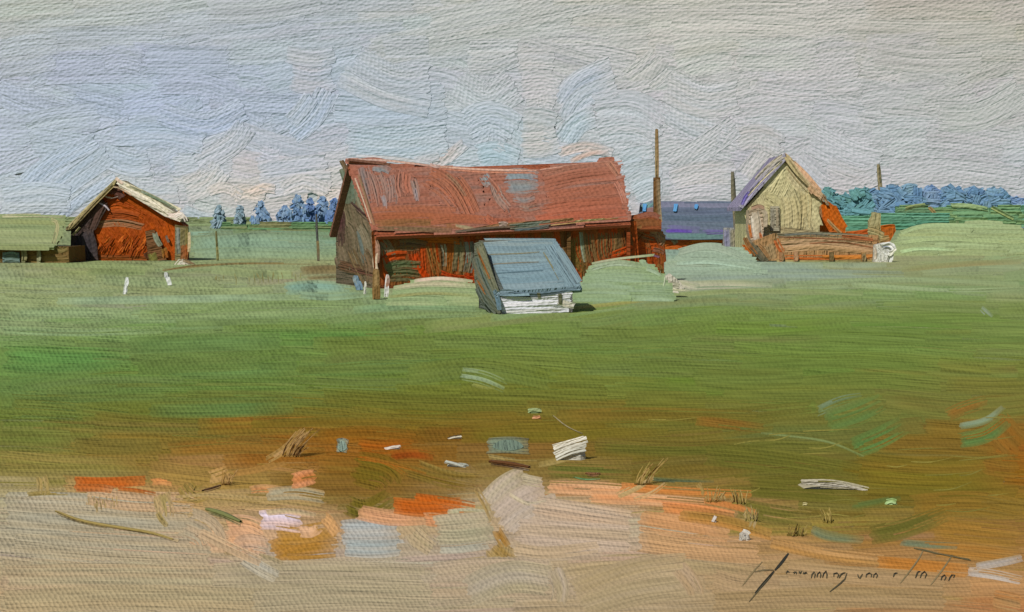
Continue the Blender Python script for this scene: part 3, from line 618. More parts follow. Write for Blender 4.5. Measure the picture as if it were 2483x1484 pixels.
RS = [
 ([(1470,400),(1494,398),(1512,394)], 12, (178,126,104), (176,140,126), .3), ([(1480,438),(1504,434),(1520,430)], 14, (170,112,92), (176,140,126), .3), ([(1490,470),(1512,468),(1530,466)], 14, (172,108,84), (176,140,126), .3),
 ([(850,400),(900,392),(940,398)], 22, (160,98,80), (140,104,96), .05), ([(880,400),(890,440),(905,500)], 34, (128,124,122), (146,104,88), .1), ([(905,410),(920,450),(930,500)], 34, (134,122,112), (156,102,84), .1),
 ([(900,404),(930,410),(950,420)], 22, (124,142,146), (140,120,112), .15), ([(940,420),(950,460),(948,500)], 30, (146,110,98), (134,122,114), .1), ([(980,410),(976,450),(984,480)], 40, (162,96,72), (150,108,92), .1),
 ([(1000,430),(1010,470),(1004,490)], 18, (134,124,116), (154,104,84), .15), ([(925,470),(932,490),(934,510)], 12, (140,138,140), (150,110,98), .15), ([(1005,455),(1010,480),(1012,492)], 9, (146,138,140), None, .1),
 ([(1030,420),(1080,450),(1120,500)], 60, (160,92,64), (150,92,66), .05), ([(1090,430),(1120,470),(1150,530)], 50, (154,92,64), (164,90,60), .05), ([(1080,420),(1110,450),(1130,480)], 10, (142,104,76), None, .2),
 ([(1170,424),(1180,440),(1190,452)], 26, (122,144,150), (134,130,124), .1), ([(1196,440),(1210,480),(1236,510)], 26, (138,126,116), (150,110,92), .15), ([(1180,430),(1200,450),(1212,470)], 10, (160,100,76), None, 0),
 ([(1216,430),(1260,424),(1310,434)], 34, (122,144,152), (134,132,126), .1), ([(1224,452),(1260,456),(1310,450)], 32, (120,142,150), (136,130,120), .1), ([(1240,476),(1270,484),(1300,474)], 24, (128,136,136), (150,108,90), .15),
 ([(1256,498),(1280,506),(1310,498)], 18, (138,118,104), (158,98,74), .15), ([(1225,500),(1234,510),(1240,530)], 8, (150,120,108), None, .1),
 ([(1310,428),(1400,412),(1492,402)], 26, (160,100,76), (150,104,84), .05), ([(1310,450),(1400,430),(1500,420)], 36, (156,92,68), (166,102,78), .05), ([(1320,484),(1420,468),(1508,460)], 34, (162,94,68), (154,92,68), .05),
 ([(1310,514),(1410,500),(1514,494)], 34, (166,92,66), (158,86,58), .05), ([(1290,536),(1410,524),(1524,520)], 26, (172,88,60), (164,82,52), .05),
 ([(900,512),(1000,508),(1110,512)], 20, (150,96,68), (158,90,60), .05), ([(898,528),(1000,524),(1120,530)], 20, (156,86,52), (148,80,46), .05), ([(905,542),(1010,540),(1120,548)], 18, (138,84,44), (120,86,48), .05),
 ([(910,554),(1000,556),(1100,560)], 12, (104,84,56), (130,90,50), .1), ([(1100,548),(1130,552),(1160,560)], 9, (160,150,112), (120,110,70), .1),
 ([(1040,538),(1110,530),(1200,536)], 22, (164,92,60), (158,84,50), .05), ([(1170,520),(1200,540),(1280,540)], 22, (168,86,56), (160,88,60), .05),
 ([(1062,404),(1180,412),(1304,414)], 5, (226,190,166), (210,160,136), .05), ([(1062,410),(1180,418),(1300,420)], 4, (196,128,98), None, .05), ([(1304,413),(1400,400),(1492,392)], 4, (206,164,144), (190,136,112), .2),
 ([(836,386),(940,390),(1056,404)], 5, (206,186,172), (196,150,128), .2), ([(1040,398),(1054,404),(1070,404)], 9, (196,176,166), (190,140,118), .1),
 ([(1472,392),(1486,410),(1500,430)], 16, (172,118,92), (160,104,80), .2), ([(1490,440),(1506,470),(1516,500)], 14, (170,102,78), (176,120,100), .3),
 ([(868,420),(884,470),(908,550)], 7, (104,80,54), (150,126,92), .1), ([(860,430),(878,480),(900,545)], 4, (222,208,184), (190,170,140), .25)]
dust = lambda c: None if c is None else tuple(v+(w_-v)*.16 for v, w_ in zip(c, (146,124,116)))
for i, s in enumerate(RS): stroke(a, roofp, s[0], s[1], dust(s[2]), dust(s[3]), wet=.5, dry=s[4], off=8+i*.35, ridge=.35, ragged=.9)
roof = a.build('roof', barn)
B0 = E0-bd*ov+bb*(BW+.15)+V(0,0,3.7); B1 = E0+bd*(BL+.2)+bb*(BW+.15)+V(0,0,3.9)
nb = np.cross(B1-B0, R0-B0); nb /= np.linalg.norm(nb); nb *= np.sign(nb[2])
solid('rear_roof', barn, [B0, B1, R1-bd*.3, Rm-V(0,0,.35), R0], -nb*.3, (120,84,66), 'dull brown rear slope of the roof')
solid('gable_wall', barn, [E0+bd*BL, E0+bd*BL+bb*BW, E0+bd*BL+bb*BW+V(0,0,z1), E0+bd*BL+bb*BW/2+V(0,0,zr1), E0+bd*BL+V(0,0,z1)], bd*.25, (112,80,56), 'brown far gable wall')
# the blue grey gutter board along the eave
ep = Plane(A0-bb*.15, (bd[1], -bd[0], 0))
part('eave_board', barn, ep, [(1130,556),(1210,542),(1390,528),(1392,536),(1215,552),(1132,562)], (150,110,76), .12, [
 ([(1100,562),(1180,553),(1260,548)], 6, (92,88,80), (120,90,66)), ([(1208,544),(1220,542),(1232,546)], 12, (214,186,178), (190,160,150)),
 ([(1232,550),(1290,545),(1340,538)], 14, (112,124,112), (94,100,88)), ([(1244,558),(1290,556),(1334,548)], 7, (84,112,122), (96,100,92)),
 ([(1330,548),(1420,538),(1500,530)], 6, (206,172,116), (180,130,84)), ([(1390,536),(1440,532),(1470,530)], 3, (236,214,160), None)])
# posts of the open front
for px, py0, py1, wd, c in ((1160,575,690,9,(120,70,34)),(1380,572,690,9,(96,70,40)),(1524,562,660,8,(126,62,30))):
    p = at(px, py0, 1)-EYEP; t = np.dot(E0-EYEP, front.n)/np.dot(p, front.n); b = EYEP+p*t-front.n*.1
    aa = Acc(); aa.prism([V(b[0]-.14, b[1]-.6, 0), V(b[0]+.14, b[1]-.6, 0), V(b[0]+.14, b[1]-.3, 0), V(b[0]-.14, b[1]-.3, 0)], (0, 0, 3.9), c)
    aa.build('post', barn)
# low annex at the right end
X0 = E0+bd*(BL+.02)+bb*1.0
ax = Plane(X0, (bd[1], -bd[0], 0))
a = Acc(); a.prism([X0, X0+bd*3.1, X0+bd*3.1+V(0,0,3.9), X0+V(0,0,3.9)], bb*5, (130,70,36))
ap = [(1536,556),(1606,556),(1610,660),(1560,668),(1536,640)]
wetmap(ax, ap, (140,74,36)); fill(a, ax, ap, 84, 16, [(150,62,20),(170,72,20),(120,66,34)], ext=0, ridge=.4)
for i, s in enumerate([([(1540,590),(1570,600),(1600,596)], 20, (182,84,28), (170,66,18), 0), ([(1530,612),(1560,606),(1600,612)], 14, (166,72,24), (140,60,26), 0),
 ([(1500,562),(1530,590),(1560,560)], 14, (118,72,34), (134,92,50), .1), ([(1540,556),(1560,572),(1590,580)], 14, (108,74,44), (126,92,60), .1), ([(1570,560),(1594,566),(1606,590)], 24, (128,104,78), (142,116,88), .1),
 ([(1566,580),(1572,600),(1576,626)], 12, (112,76,44), (140,80,40), .05), ([(1600,566),(1612,580),(1600,600)], 12, (138,116,90), (120,92,64), .1), ([(1596,598),(1602,630),(1604,668)], 14, (146,80,34), (124,88,50), .1),
 ([(1580,604),(1600,608),(1612,616)], 12, (132,92,72), (110,80,62), .1), ([(1590,640),(1604,650),(1606,672)], 9, (140,96,50), (120,110,60), .2), ([(1560,620),(1580,618),(1600,624)], 6, (124,96,120), None, .1)]):
    stroke(a, ax, s[0], s[1], s[2], s[3], wet=.4, dry=s[4], off=6+i*.5, ridge=.5, ragged=.8)
a.build('annex', barn)
axr = Plane(X0+V(0,0,4.3)-bb*.5, (bd[1], -bd[0], 1.1))
part('annex_roof', barn, axr, [(1436,546),(1520,530),(1580,516),(1604,534),(1604,556),(1540,556)], (134,76,44), .25, [
 ([(1440,544),(1510,532),(1580,522)], 14, (140,82,52), (128,72,40)), ([(1470,552),(1540,540),(1606,540)], 18, (120,78,44), (136,86,50)), ([(1540,528),(1580,520),(1602,530)], 14, (148,84,54), (126,84,70)),
 ([(1500,552),(1520,560),(1560,548)], 8, (134,104,62), (104,72,38))], label='small rust brown roof of the annex')
# the pale fence rail laid before the annex
a = Acc(); r0 = at(1430, 640, 101); r1 = at(1612, 622, 106)
# ------------------------------------------------------------------ blue roofed shed in front
S0 = V(-.6, 73, 0); sd = V(3.92, 1, 0)/4.045; sb = V(-sd[1], sd[0], 0)
shed = empty('shed', S0+sd*2+sb*2.5, 'small shed with steep blue grey roof and low white wall before the great barn', 'shed')
sf = Plane(S0, -sb); SW = 3.9; SDp = 5.0
a = Acc(); a.prism([S0, S0+sd*SW, S0+sd*SW+V(0,0,1.2), S0+V(0,0,1.0)], sb*.25, (206,206,212))
wetmap(sf, [(1200,690),(1400,770)], (208,208,214)); fill(a, sf, [(1212,762),(1210,714),(1388,702),(1386,748)], -3, 13, [(214,214,222),(204,206,216),(222,220,224)], ext=2, ridge=.5)
for s in [([(1214,758),(1290,752),(1382,746)], 6, (186,186,176), (206,206,206), .2), ([(1350,728),(1375,738),(1398,742)], 16, (178,174,150), (196,190,170), .3), ([(1220,720),(1300,714),(1380,708)], 6, (222,222,226), (190,196,196), .1)]:
    stroke(a, sf, s[0], s[1], s[2], s[3], wet=.4, dry=s[4], off=9, ridge=.5)
a.build('front_wall', shed)
for p in (([(1305,710),(1307,722)], 10), ([(1357,712),(1358,736)], 12)):
    aa = Acc(); q = p[0]; P, _ = sf.put(np.array([q[0][0]-4., q[0][0]+4., q[1][0]+3., q[1][0]-3.]), np.array([q[0][1], q[0][1], q[1][1], q[1][1]]), np.full(4, 4.)); aa.prism(P, -sf.n*.2, (96,98,74))
    stroke(aa, sf, [(q[0][0]-2, q[0][1]), (q[0][0]+2, (q[0][1]+q[1][1])/2), (q[1][0], q[1][1])], p[1], (104,106,80), (86,90,70), off=8)
    aa.build('bracket', shed)
sz = 3.75
side = Plane(S0, -sd)
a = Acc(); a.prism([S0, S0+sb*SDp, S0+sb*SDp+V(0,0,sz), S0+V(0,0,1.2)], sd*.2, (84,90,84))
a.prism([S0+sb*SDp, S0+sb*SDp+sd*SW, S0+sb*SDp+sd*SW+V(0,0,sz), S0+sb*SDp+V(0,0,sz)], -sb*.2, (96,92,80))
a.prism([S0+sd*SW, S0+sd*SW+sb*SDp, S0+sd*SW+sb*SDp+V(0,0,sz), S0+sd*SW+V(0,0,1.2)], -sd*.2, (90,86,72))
a.build('side_wall', shed)
# the dark slanting boards down the left side
lt = Plane(S0-sd*.22, (-.9, -.43, .1))
part('side_boards', shed, lt, [(1150,590),(1166,584),(1208,712),(1212,764),(1160,722),(1150,680)], (96,98,82), .12, [
 ([(1160,590),(1180,650),(1204,716)], 22, (116,114,88), (94,104,98), .05), ([(1150,620),(1166,670),(1196,730)], 20, (86,98,92), (112,96,66), .05), ([(1160,690),(1180,730),(1208,764)], 26, (84,94,88), (100,104,84), .1),
 ([(1196,700),(1206,726),(1210,756)], 16, (88,112,126), (80,96,104), .05), ([(1155,600),(1172,640),(1190,680)], 5, (152,92,40), None, .1), ([(1156,676),(1170,700),(1180,716)], 5, (150,90,36), None, .1)])
C0 = S0+V(0,0,1.06)-sb*.02-sd*.1; C1 = S0+sd*(SW+.3)+V(0,0,1.3)-sb*.02; D1 = S0+sd*(SW+.1)+sb*(SDp+.1)+V(0,0,sz+.05); D0 = S0-sd*.1+sb*(SDp+.1)+V(0,0,sz+.1)
srp = Plane((C0+C1+D0+D1)/4, np.cross(C1-C0, D0-C0))
part('roof', shed, srp, [(1206,716),(1166,588),(1190,580),(1350,585),(1384,640),(1412,700),(1300,708)], (116,138,144), .22, [
 ([(1170,588),(1260,592),(1348,588)], 20, (130,146,146), (120,140,146), .05), ([(1178,606),(1260,610),(1345,604)], 24, (122,142,146), (112,134,140), 0), ([(1186,628),(1260,632),(1350,628)], 24, (124,144,148), (116,136,142), 0),
 ([(1194,652),(1270,656),(1352,646)], 26, (114,138,148), (124,146,152), 0), ([(1200,676),(1270,680),(1360,668)], 24, (118,142,150), (110,134,142), 0), ([(1208,698),(1280,698),(1370,690)], 22, (116,136,142), (126,144,148), .05),
 ([(1330,590),(1360,640),(1396,698)], 28, (122,144,152), (114,136,142), 0), ([(1350,600),(1376,640),(1406,690)], 20, (112,130,134), (120,142,148), .05), ([(1316,610),(1340,650),(1356,680)], 4, (120,112,72), None, .3),
 ([(1200,664),(1260,660),(1320,656)], 3, (80,104,112), None, 0), ([(1190,642),(1250,638),(1310,636)], 3, (120,112,92), None, 0), ([(1180,618),(1250,616),(1310,612)], 3, (118,112,84), None, 0)],
 fills=[dict(ang=0, w=20, cols=[(120,142,148),(112,134,140)], ext=2)])
ev = Plane(C0, -sb)
part('gutter', shed, ev, [(1202,718),(1206,708),(1410,694),(1410,704)], (104,124,132), .04, [
 ([(1200,720),(1216,708),(1250,708)], 12, (132,150,160), (100,120,130)), ([(1240,712),(1310,712),(1400,700)], 9, (88,104,116), (112,132,140)), ([(1220,716),(1300,718),(1370,708)], 4, (66,74,72), None)], label='dark blue gutter board with a light lump of paint at the left')

# ------------------------------------------------------------------ red gabled barn on the left
LD = 164.; Lw = Wall(LD)
k = LD/FX
lb = empty('barn', at(310, 634, LD+5)*V(1,1,0), 'red gabled barn with a cream edged roof standing at the left beyond the grass', 'barn')
pw = [(172,634),(176,552),(284,452),(424,532),(440,546),(442,634)]
part('wall', lb, Lw, pw, (150,72,24), 3.6, [
 ([(236,520),(280,470),(300,460)], 40, (110,60,44), (140,62,26), .05), ([(240,500),(290,488),(360,520)], 40, (166,78,20), (150,66,18), 0), ([(300,470),(350,500),(405,530)], 26, (172,84,22), (156,70,20), 0),
 ([(215,530),(290,520),(340,530)], 28, (140,66,26), (160,76,26), 0), ([(228,546),(290,540),(352,552)], 18, (142,112,84), (150,88,50), .1), ([(216,570),(240,600),(260,622)], 40, (170,76,16), (150,66,18), 0),
 ([(250,560),(280,600),(300,626)], 46, (164,72,16), (144,62,18), 0), ([(300,560),(320,590),(330,626)], 46, (160,72,18), (140,60,18), 0), ([(350,540),(370,580),(376,626)], 46, (166,74,16), (150,64,18), 0),
 ([(390,540),(402,580),(410,626)], 36, (172,78,18), (156,66,18), 0), ([(230,622),(300,624),(400,628)], 12, (120,62,24), (140,100,50), .1)],
 fills=[dict(ang=60, w=24, cols=[(164,74,18),(150,66,18),(172,80,22)], ext=-2)])
for q in range(24):
    pass
a = Acc()
for q in range(40):
    x0 = 232+rng.uniform(0, 130); y0 = rng.uniform(565, 600)
    stroke(a, Plane((0, LD-.35, 0), (0, -1, 0)), [(x0, y0), (x0-rng.uniform(6, 18), y0+rng.uniform(16, 30))], 2.6, (190,98,36) if q % 2 else (126,58,20), None, off=1, ridge=.3)
a.build('scratched_boards', lb)
def lpart(name, poly, col, d, th, strokes, label=None, parent=None): return part(name, parent or lb, Wall(d), poly, col, th, strokes, label=label)
lpart('side_panel', [(170,634),(172,560),(222,500),(244,480),(262,500),(226,560),(238,630)], (76,64,60), LD-.5, .3, [  # shade on the barn's left side, painted into the panel's dark colours
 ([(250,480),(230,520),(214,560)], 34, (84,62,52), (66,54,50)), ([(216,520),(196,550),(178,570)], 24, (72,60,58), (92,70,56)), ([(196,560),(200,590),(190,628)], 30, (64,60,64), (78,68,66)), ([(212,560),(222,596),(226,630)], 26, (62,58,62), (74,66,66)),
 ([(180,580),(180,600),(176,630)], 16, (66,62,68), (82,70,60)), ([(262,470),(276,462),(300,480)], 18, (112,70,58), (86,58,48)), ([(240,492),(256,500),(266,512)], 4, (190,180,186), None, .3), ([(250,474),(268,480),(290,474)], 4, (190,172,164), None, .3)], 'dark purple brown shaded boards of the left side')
lpart('door', [(352,560),(374,556),(392,600),(404,630),(360,634)], (104,72,44), LD-.45, .2, [
 ([(374,562),(380,580),(392,600)], 13, (140,150,132), (116,120,98)), ([(366,612),(370,625),(372,640)], 24, (114,112,58), (96,92,46)), ([(396,600),(400,612),(402,628)], 15, (132,120,60), (150,84,34)), ([(402,570),(406,580),(410,590)], 6, (120,104,92), None), ([(352,610),(354,620),(358,630)], 10, (82,48,30), None)], 'narrow dark door with grey green dabs')
lpart('corner_boards', [(424,545),(456,550),(458,612),(446,634),(424,630)], (120,108,74), LD-.6, .3, [
 ([(432,548),(432,590),(434,620)], 12, (128,132,124), (110,106,90)), ([(446,550),(447,580),(446,604)], 20, (112,104,58), (128,118,96)), ([(444,590),(448,610),(444,634)], 18, (150,80,36), (120,80,50)), ([(458,560),(459,590),(458,612)], 7, (214,200,166), (196,170,130))])
# roof: two slopes running back from the gable
apx = at(283, 436, LD-.8)
for sx, e in ((1, at(438, 530, LD-.8)), (-1, at(160, 552, LD-.8))):
    solid('roof', lb, [apx, e, e+V(0, 4.4, 0), apx+V(0, 4.4, 0)], (0, 0, -.4), (150,140,116) if sx > 0 else (132,118,96), 'cream roof slope with a dark green streak' if sx > 0 else 'olive brown left roof slope')
lpart('barge_board', [(280,432),(300,440),(400,500),(442,526),(436,538),(398,524),(290,456)], (206,198,178), LD-1.0, .25, [
 ([(282,438),(360,480),(424,530)], 14, (232,226,218), (214,204,180)), ([(296,444),(350,468),(440,512)], 12, (222,214,186), (196,186,150)), ([(312,450),(360,472),(420,508)], 5, (86,96,70), (120,118,84)), ([(340,462),(390,486),(430,508)], 7, (84,110,92), (150,150,110)),
 ([(400,520),(424,522),(440,512)], 12, (226,214,206), (206,176,160)), ([(420,530),(440,520),(452,540)], 12, (216,206,196), (196,176,160)), ([(270,452),(290,456),(320,474)], 5, (198,168,144), (180,120,84)), ([(280,430),(290,440),(300,446)], 8, (214,196,180), (180,150,130))], 'thick cream and white edge of the right roof slope')
lpart('barge_board', [(284,434),(276,450),(170,556),(158,558)], (158,146,100), LD-1.0, .25, [
 ([(282,436),(230,486),(164,552)], 7, (206,196,160), (170,156,110)), ([(278,446),(226,498),(172,556)], 8, (156,140,88), (120,104,72)), ([(196,548),(186,560),(174,572)], 5, (192,180,130), None)], 'thin olive edge of the left roof slope')

# low turf roofed shed at the far left
T0 = 156.; ts = empty('shed', at(40, 637, T0+3)*V(1,1,0), 'long low shed with green turf roof and brown front at the left edge', 'shed')
part('wall', ts, Wall(T0), [(-160,638),(-160,594),(166,598),(168,636)], (110,88,52), 6, [
 ([(20,602),(60,612),(100,606)], 20, (118,92,52), (104,84,50)), ([(80,606),(100,618),(160,612)], 26, (120,98,54), (100,80,44)), ([(70,626),(110,630),(168,628)], 20, (112,92,52), (126,106,66)), ([(-150,616),(-60,612),(10,616)], 44, (112,94,56), (100,84,52)),
 ([(130,600),(146,606),(164,600)], 16, (128,122,76), (110,98,58)), ([(0,602),(20,604),(60,602)], 10, (132,110,68), None)], label='brown olive boarded front')
wn = part('window', ts, Wall(T0-.25), [(6,612),(46,612),(48,636),(6,636)], (100,120,116), .2, [([(10,618),(28,616),(46,620)], 12, (104,128,124), (116,132,110)), ([(6,630),(28,628),(50,632)], 14, (92,114,112), (110,120,96))], label='blue green pane low in the brown front')
for px in (58, 95):
    a = Acc(); P = at(px, 598, T0-.2); a.prism([V(P[0]-.2, P[1]-.2, 0), V(P[0]+.2, P[1]-.2, 0), V(P[0]+.2, P[1], 0), V(P[0]-.2, P[1], 0)], (0, 0, 1.8), (134,132,100))
    stroke(a, Wall(T0-.45), [(px-4, 600), (px+2, 618), (px, 636)], 13 if px < 60 else 6, (138,140,112), (122,116,80), off=3); a.build('post', ts)
tr0 = at(-200, 600, T0-.6); tr1 = at(130, 600, T0-.6); tr2 = at(158, 524, T0+5); tr3 = at(-240, 526, T0+5)
trp = Plane((tr0+tr1+tr2+tr3)/4, np.cross(tr1-tr0, tr3-tr0))
part('turf_roof', ts, trp, [(-220,600),(130,600),(150,570),(156,524),(-220,524)], (132,142,100), .3, [
 ([(0,526),(70,524),(156,526)], 12, (190,186,150), (150,152,116), .3), ([(120,530),(140,545),(128,596)], 10, (150,146,106), None, .2)],
 fills=[dict(ang=1, w=18, cols=[(134,144,104),(126,140,98),(142,150,108),(128,136,90)], split=160, ext=3)])

# ------------------------------------------------------------------ long blue roofed barn at the right
QD = 222.
lb2 = empty('barn', at(1680, 604, QD+4)*V(1,1,0), 'long low barn with a purple blue roof and orange wall behind the poles', 'barn')
part('wall', lb2, Wall(QD), [(1556,606),(1556,572),(1800,572),(1800,606)], (170,88,30), 8, [
 ([(1610,578),(1640,584),(1680,580)], 14, (150,66,28), (170,84,30)), ([(1670,584),(1720,582),(1762,586)], 16, (186,102,34), (170,84,26)), ([(1610,596),(1640,592),(1670,600)], 14, (160,74,26), (140,70,40)), ([(1630,578),(1636,584),(1640,592)], 14, (128,120,92), None), ([(1672,600),(1720,598),(1780,602)], 12, (150,96,50), (176,94,34))], label='orange wall under the blue roof')
q0 = at(1540, 578, QD-.7); q1 = at(1806, 576, QD-.7); q2 = at(1800, 492, QD+5); q3 = at(1552, 492, QD+5)
qp = Plane((q0+q1+q2+q3)/4, np.cross(q1-q0, q3-q0))
part('roof', lb2, qp, [(1548,578),(1800,578),(1800,490),(1570,492),(1552,520)], (98,104,122), .35, [
 ([(1560,498),(1660,498),(1800,496)], 16, (108,110,130), (118,120,138)), ([(1600,512),(1700,514),(1800,510)], 20, (86,96,114), (94,104,122)), ([(1600,530),(1700,532),(1800,528)], 20, (82,96,110), (90,102,118)), ([(1600,546),(1700,548),(1800,546)], 20, (100,102,124), (90,104,114)),
 ([(1612,552),(1650,556),(1700,558)], 16, (96,84,138), (96,98,124)), ([(1610,562),(1640,560),(1680,562)], 8, (88,60,150), (98,90,126)), ([(1700,562),(1750,564),(1800,560)], 12, (98,104,120), (90,80,130)), ([(1610,574),(1700,574),(1800,570)], 14, (92,120,116), (98,108,110)),
 ([(1556,494),(1566,500),(1580,496)], 20, (120,150,150), (100,140,140)), ([(1556,508),(1570,505),(1590,488)], 8, (106,140,138), (190,196,200)), ([(1560,516),(1580,510),(1600,512)], 14, (120,94,100), (134,100,90)), ([(1556,492),(1576,486),(1596,470)], 4, (196,196,200), None)],
 fills=[dict(ang=0, w=18, cols=[(86,98,114),(84,98,110)], split=120, ext=1)])
for px in (1563, 1638, 1688):
    part('skylight', lb2, Plane(qp.p+qp.n*.4, qp.n), [(px-4,494),(px+6,494),(px+3,512),(px-5,512)] if px != 1688 else [(px-4,496),(px+5,496),(px+4,504),(px-4,504)], (86,140,186), .1, [([(px+2, 494), (px, 503), (px-3, 514 if px == 1638 else 507)], 8, (84,142,192), (96,150,190))])
solid('rear_roof', lb2, [q3, q2, q2+V(0, 6, -4.2), q3+V(0, 6, -4.2)], (0, 0, -.35), (88,92,112))

# ------------------------------------------------------------------ cream gabled house on the right
HD = 164.
hs = empty('house', at(1920, 632, HD+5)*V(1,1,0), 'cream gabled house with a violet roof edge and orange side at the right', 'house')
part('wall', hs, Wall(HD), [(1812,632),(1812,500),(1905,392),(1986,478),(1988,580),(1960,632)], (176,168,126), 9, [
 ([(1905,392),(1880,420),(1850,460)], 30, (204,196,160), (194,186,144)), ([(1905,400),(1900,440),(1880,480)], 40, (198,190,148), (190,180,136)), ([(1915,410),(1935,440),(1960,470)], 36, (200,188,150), (186,174,134)),
 ([(1850,480),(1880,500),(1880,560)], 40, (186,178,134), (174,164,120)), ([(1910,470),(1920,510),(1920,566)], 44, (190,178,134), (178,166,122)), ([(1950,460),(1954,500),(1950,560)], 30, (182,168,124), (170,156,112)),
 ([(1900,410),(1880,440),(1840,476)], 4, (204,196,150), None, .3), ([(1905,404),(1930,436),(1962,470)], 4, (146,130,96), None, .3), ([(1870,552),(1920,560),(1980,566)], 14, (164,150,112), (150,136,96))],
 fills=[dict(ang=70, w=24, cols=[(192,184,142),(184,174,132),(198,188,148)], ext=0)])
hx = at(1905, 374, HD-.3)
for sx, e in ((1, at(1996, 480, HD-.3)), (-1, at(1796, 502, HD-.3))):
    solid('roof', hs, [hx, e, e+V(0, 10.5, 0), hx+V(0, 10.5, 0)], (0, 0, -.45), (170,140,112) if sx > 0 else (132,126,150), 'tan right roof slope' if sx > 0 else 'violet left roof slope')
part('barge_board', hs, Wall(HD-.5), [(1904,370),(1908,386),(1800,506),(1792,500)], (150,146,160), .3, [
 ([(1902,376),(1870,400),(1830,440)], 14, (184,174,150), (170,164,160)), ([(1890,396),(1850,430),(1806,486)], 14, (148,142,168), (166,160,168)), ([(1860,426),(1830,456),(1800,498)], 12, (134,128,170), (152,146,170)), ([(1820,462),(1806,480),(1798,500)], 9, (110,98,178), (140,130,180)), ([(1900,388),(1860,424),(1812,476)], 5, (204,192,160), None, .2)], label='violet roof edge on the left slope')
part('barge_board', hs, Wall(HD-.5), [(1904,370),(1916,380),(1996,470),(1990,486),(1906,392)], (186,160,126), .3, [
 ([(1904,376),(1930,412),(1966,450)], 14, (172,160,116), (190,172,134)), ([(1920,390),(1950,420),(1992,468)], 12, (206,172,140), (196,150,116)), ([(1912,384),(1936,420),(1960,450)], 4, (136,122,88), None, .3), ([(1960,450),(1976,470),(1992,478)], 14, (186,150,114), (150,140,100))], label='tan roof edge on the right slope')
part('window', hs, Wall(HD-.4), [(1868,500),(1890,500),(1890,560),(1868,560)], (150,144,122), .2, [([(1872,502),(1874,530),(1872,560)], 9, (140,140,124), (160,140,116)), ([(1884,502),(1886,530),(1884,556)], 8, (166,150,124), (140,134,110))], label='tall grey green window in the gable')
part('porch', hs, Wall(HD-2.2), [(1816,510),(1848,505),(1852,560),(1846,600),(1824,600),(1816,560)], (170,150,126), 2, [
 ([(1818,540),(1820,560),(1824,580)], 10, (186,104,44), (160,96,50)), ([(1830,510),(1836,540),(1842,596)], 20, (190,178,158), (168,146,120)), ([(1846,506),(1856,520),(1856,556)], 11, (140,124,104), (176,164,140)), ([(1820,506),(1840,500),(1856,506)], 10, (142,112,92), (170,140,112)), ([(1842,560),(1846,578),(1848,594)], 7, (196,110,56), None), ([(1822,520),(1826,560),(1834,590)], 8, (206,196,180), (170,150,130), .1)], label='pale upright porch with orange chinks')
# orange lean-to on the right of the house
lt2 = empty('lean_to', at(2030, 600, 172)*V(1,1,0), 'orange lean-to against the right side of the cream house', 'lean-to')
part('wall', lt2, Wall(170.), [(1950,600),(1952,500),(1990,474),(2024,500),(2050,556),(2050,600)], (182,92,28), 5, [
 ([(1948,500),(1962,520),(1970,560)], 30, (178,86,26), (160,84,34)), ([(1990,480),(2000,520),(2020,560)], 30, (196,98,24), (176,82,22)), ([(2014,496),(2030,530),(2050,560)], 24, (190,94,24), (170,90,30)), ([(1960,560),(2000,566),(2050,568)], 14, (164,88,40), (150,100,56)), ([(1978,490),(1982,510),(1984,540)], 22, (160,128,92), (146,112,76)),
 ([(2004,530),(2020,548),(2046,572)], 8, (168,140,96), (150,130,84), .1), ([(1996,486),(2000,500),(2004,512)], 6, (214,112,30), None)])
part('roof', lt2, Wall(169.6), [(1940,496),(1984,462),(1996,474),(2004,492),(1990,486),(1950,510)], (118,132,118), .4, [([(1944,500),(1960,488),(1990,470)], 14, (120,140,134), (150,140,104)), ([(1984,466),(2000,480),(2010,500)], 10, (150,116,84), (110,130,110))])
# low front wall of the house yard
fwD = 160.
fw = empty('yard_wall', at(2000, 634, fwD)*V(1,1,0), 'long low tan wall with an orange band in front of the cream house', 'wall')
part('panel', fw, Wall(fwD), [(1824,632),(1830,584),(1880,566),(2130,570),(2140,630)], (160,124,84), 1.2, [
 ([(1880,572),(1980,568),(2110,574)], 12, (112,112,96), (150,138,104)), ([(1900,570),(1960,568),(2010,572)], 4, (84,100,100), None), ([(1890,582),(2000,576),(2120,590)], 16, (172,142,106), (160,132,96)), ([(1886,594),(2000,588),(2130,604)], 16, (176,146,114), (164,130,96)),
 ([(1900,606),(2000,600),(2130,614)], 14, (172,140,104), (160,128,88)), ([(1900,624),(2000,624),(2110,622)], 12, (176,90,36), (160,98,46)), ([(1990,622),(2060,624),(2130,620)], 10, (186,116,48), (170,110,50)), ([(1880,578),(1890,600),(1900,614)], 14, (176,88,40), (160,90,50)),
 ([(1860,590),(1866,610),(1872,632)], 30, (158,134,98), (146,116,80)), ([(1830,596),(1846,612),(1860,634)], 26, (164,120,76), (120,96,66)), ([(1884,574),(1980,578),(2130,584)], 3, (110,66,40), None), ([(1960,590),(2040,588),(2128,602)], 3, (130,76,48), None),
 ([(2040,572),(2080,576),(2120,582)], 8, (146,78,44), (112,108,92)), ([(1880,632),(1960,634),(2130,632)], 6, (146,140,92), None, .2)])
for px, c in ((1895,(150,110,76)), (1930,(160,124,92)), (2016,(110,92,60)), (2094,(150,116,72))):
    a = Acc(); P = at(px, 612, fwD-.3); a.prism([V(P[0]-.2, P[1], 0), V(P[0]+.2, P[1], 0), V(P[0]+.2, P[1]+.25, 0), V(P[0]-.2, P[1]+.25, 0)], (0, 0, 1.1), c)
    stroke(a, Wall(fwD-.35), [(px-2, 612), (px+2, 622), (px, 635)], 9, c, (130,116,84), off=3); a.build('post', fw)
a = Acc(); pl = Wall(fwD-.5)
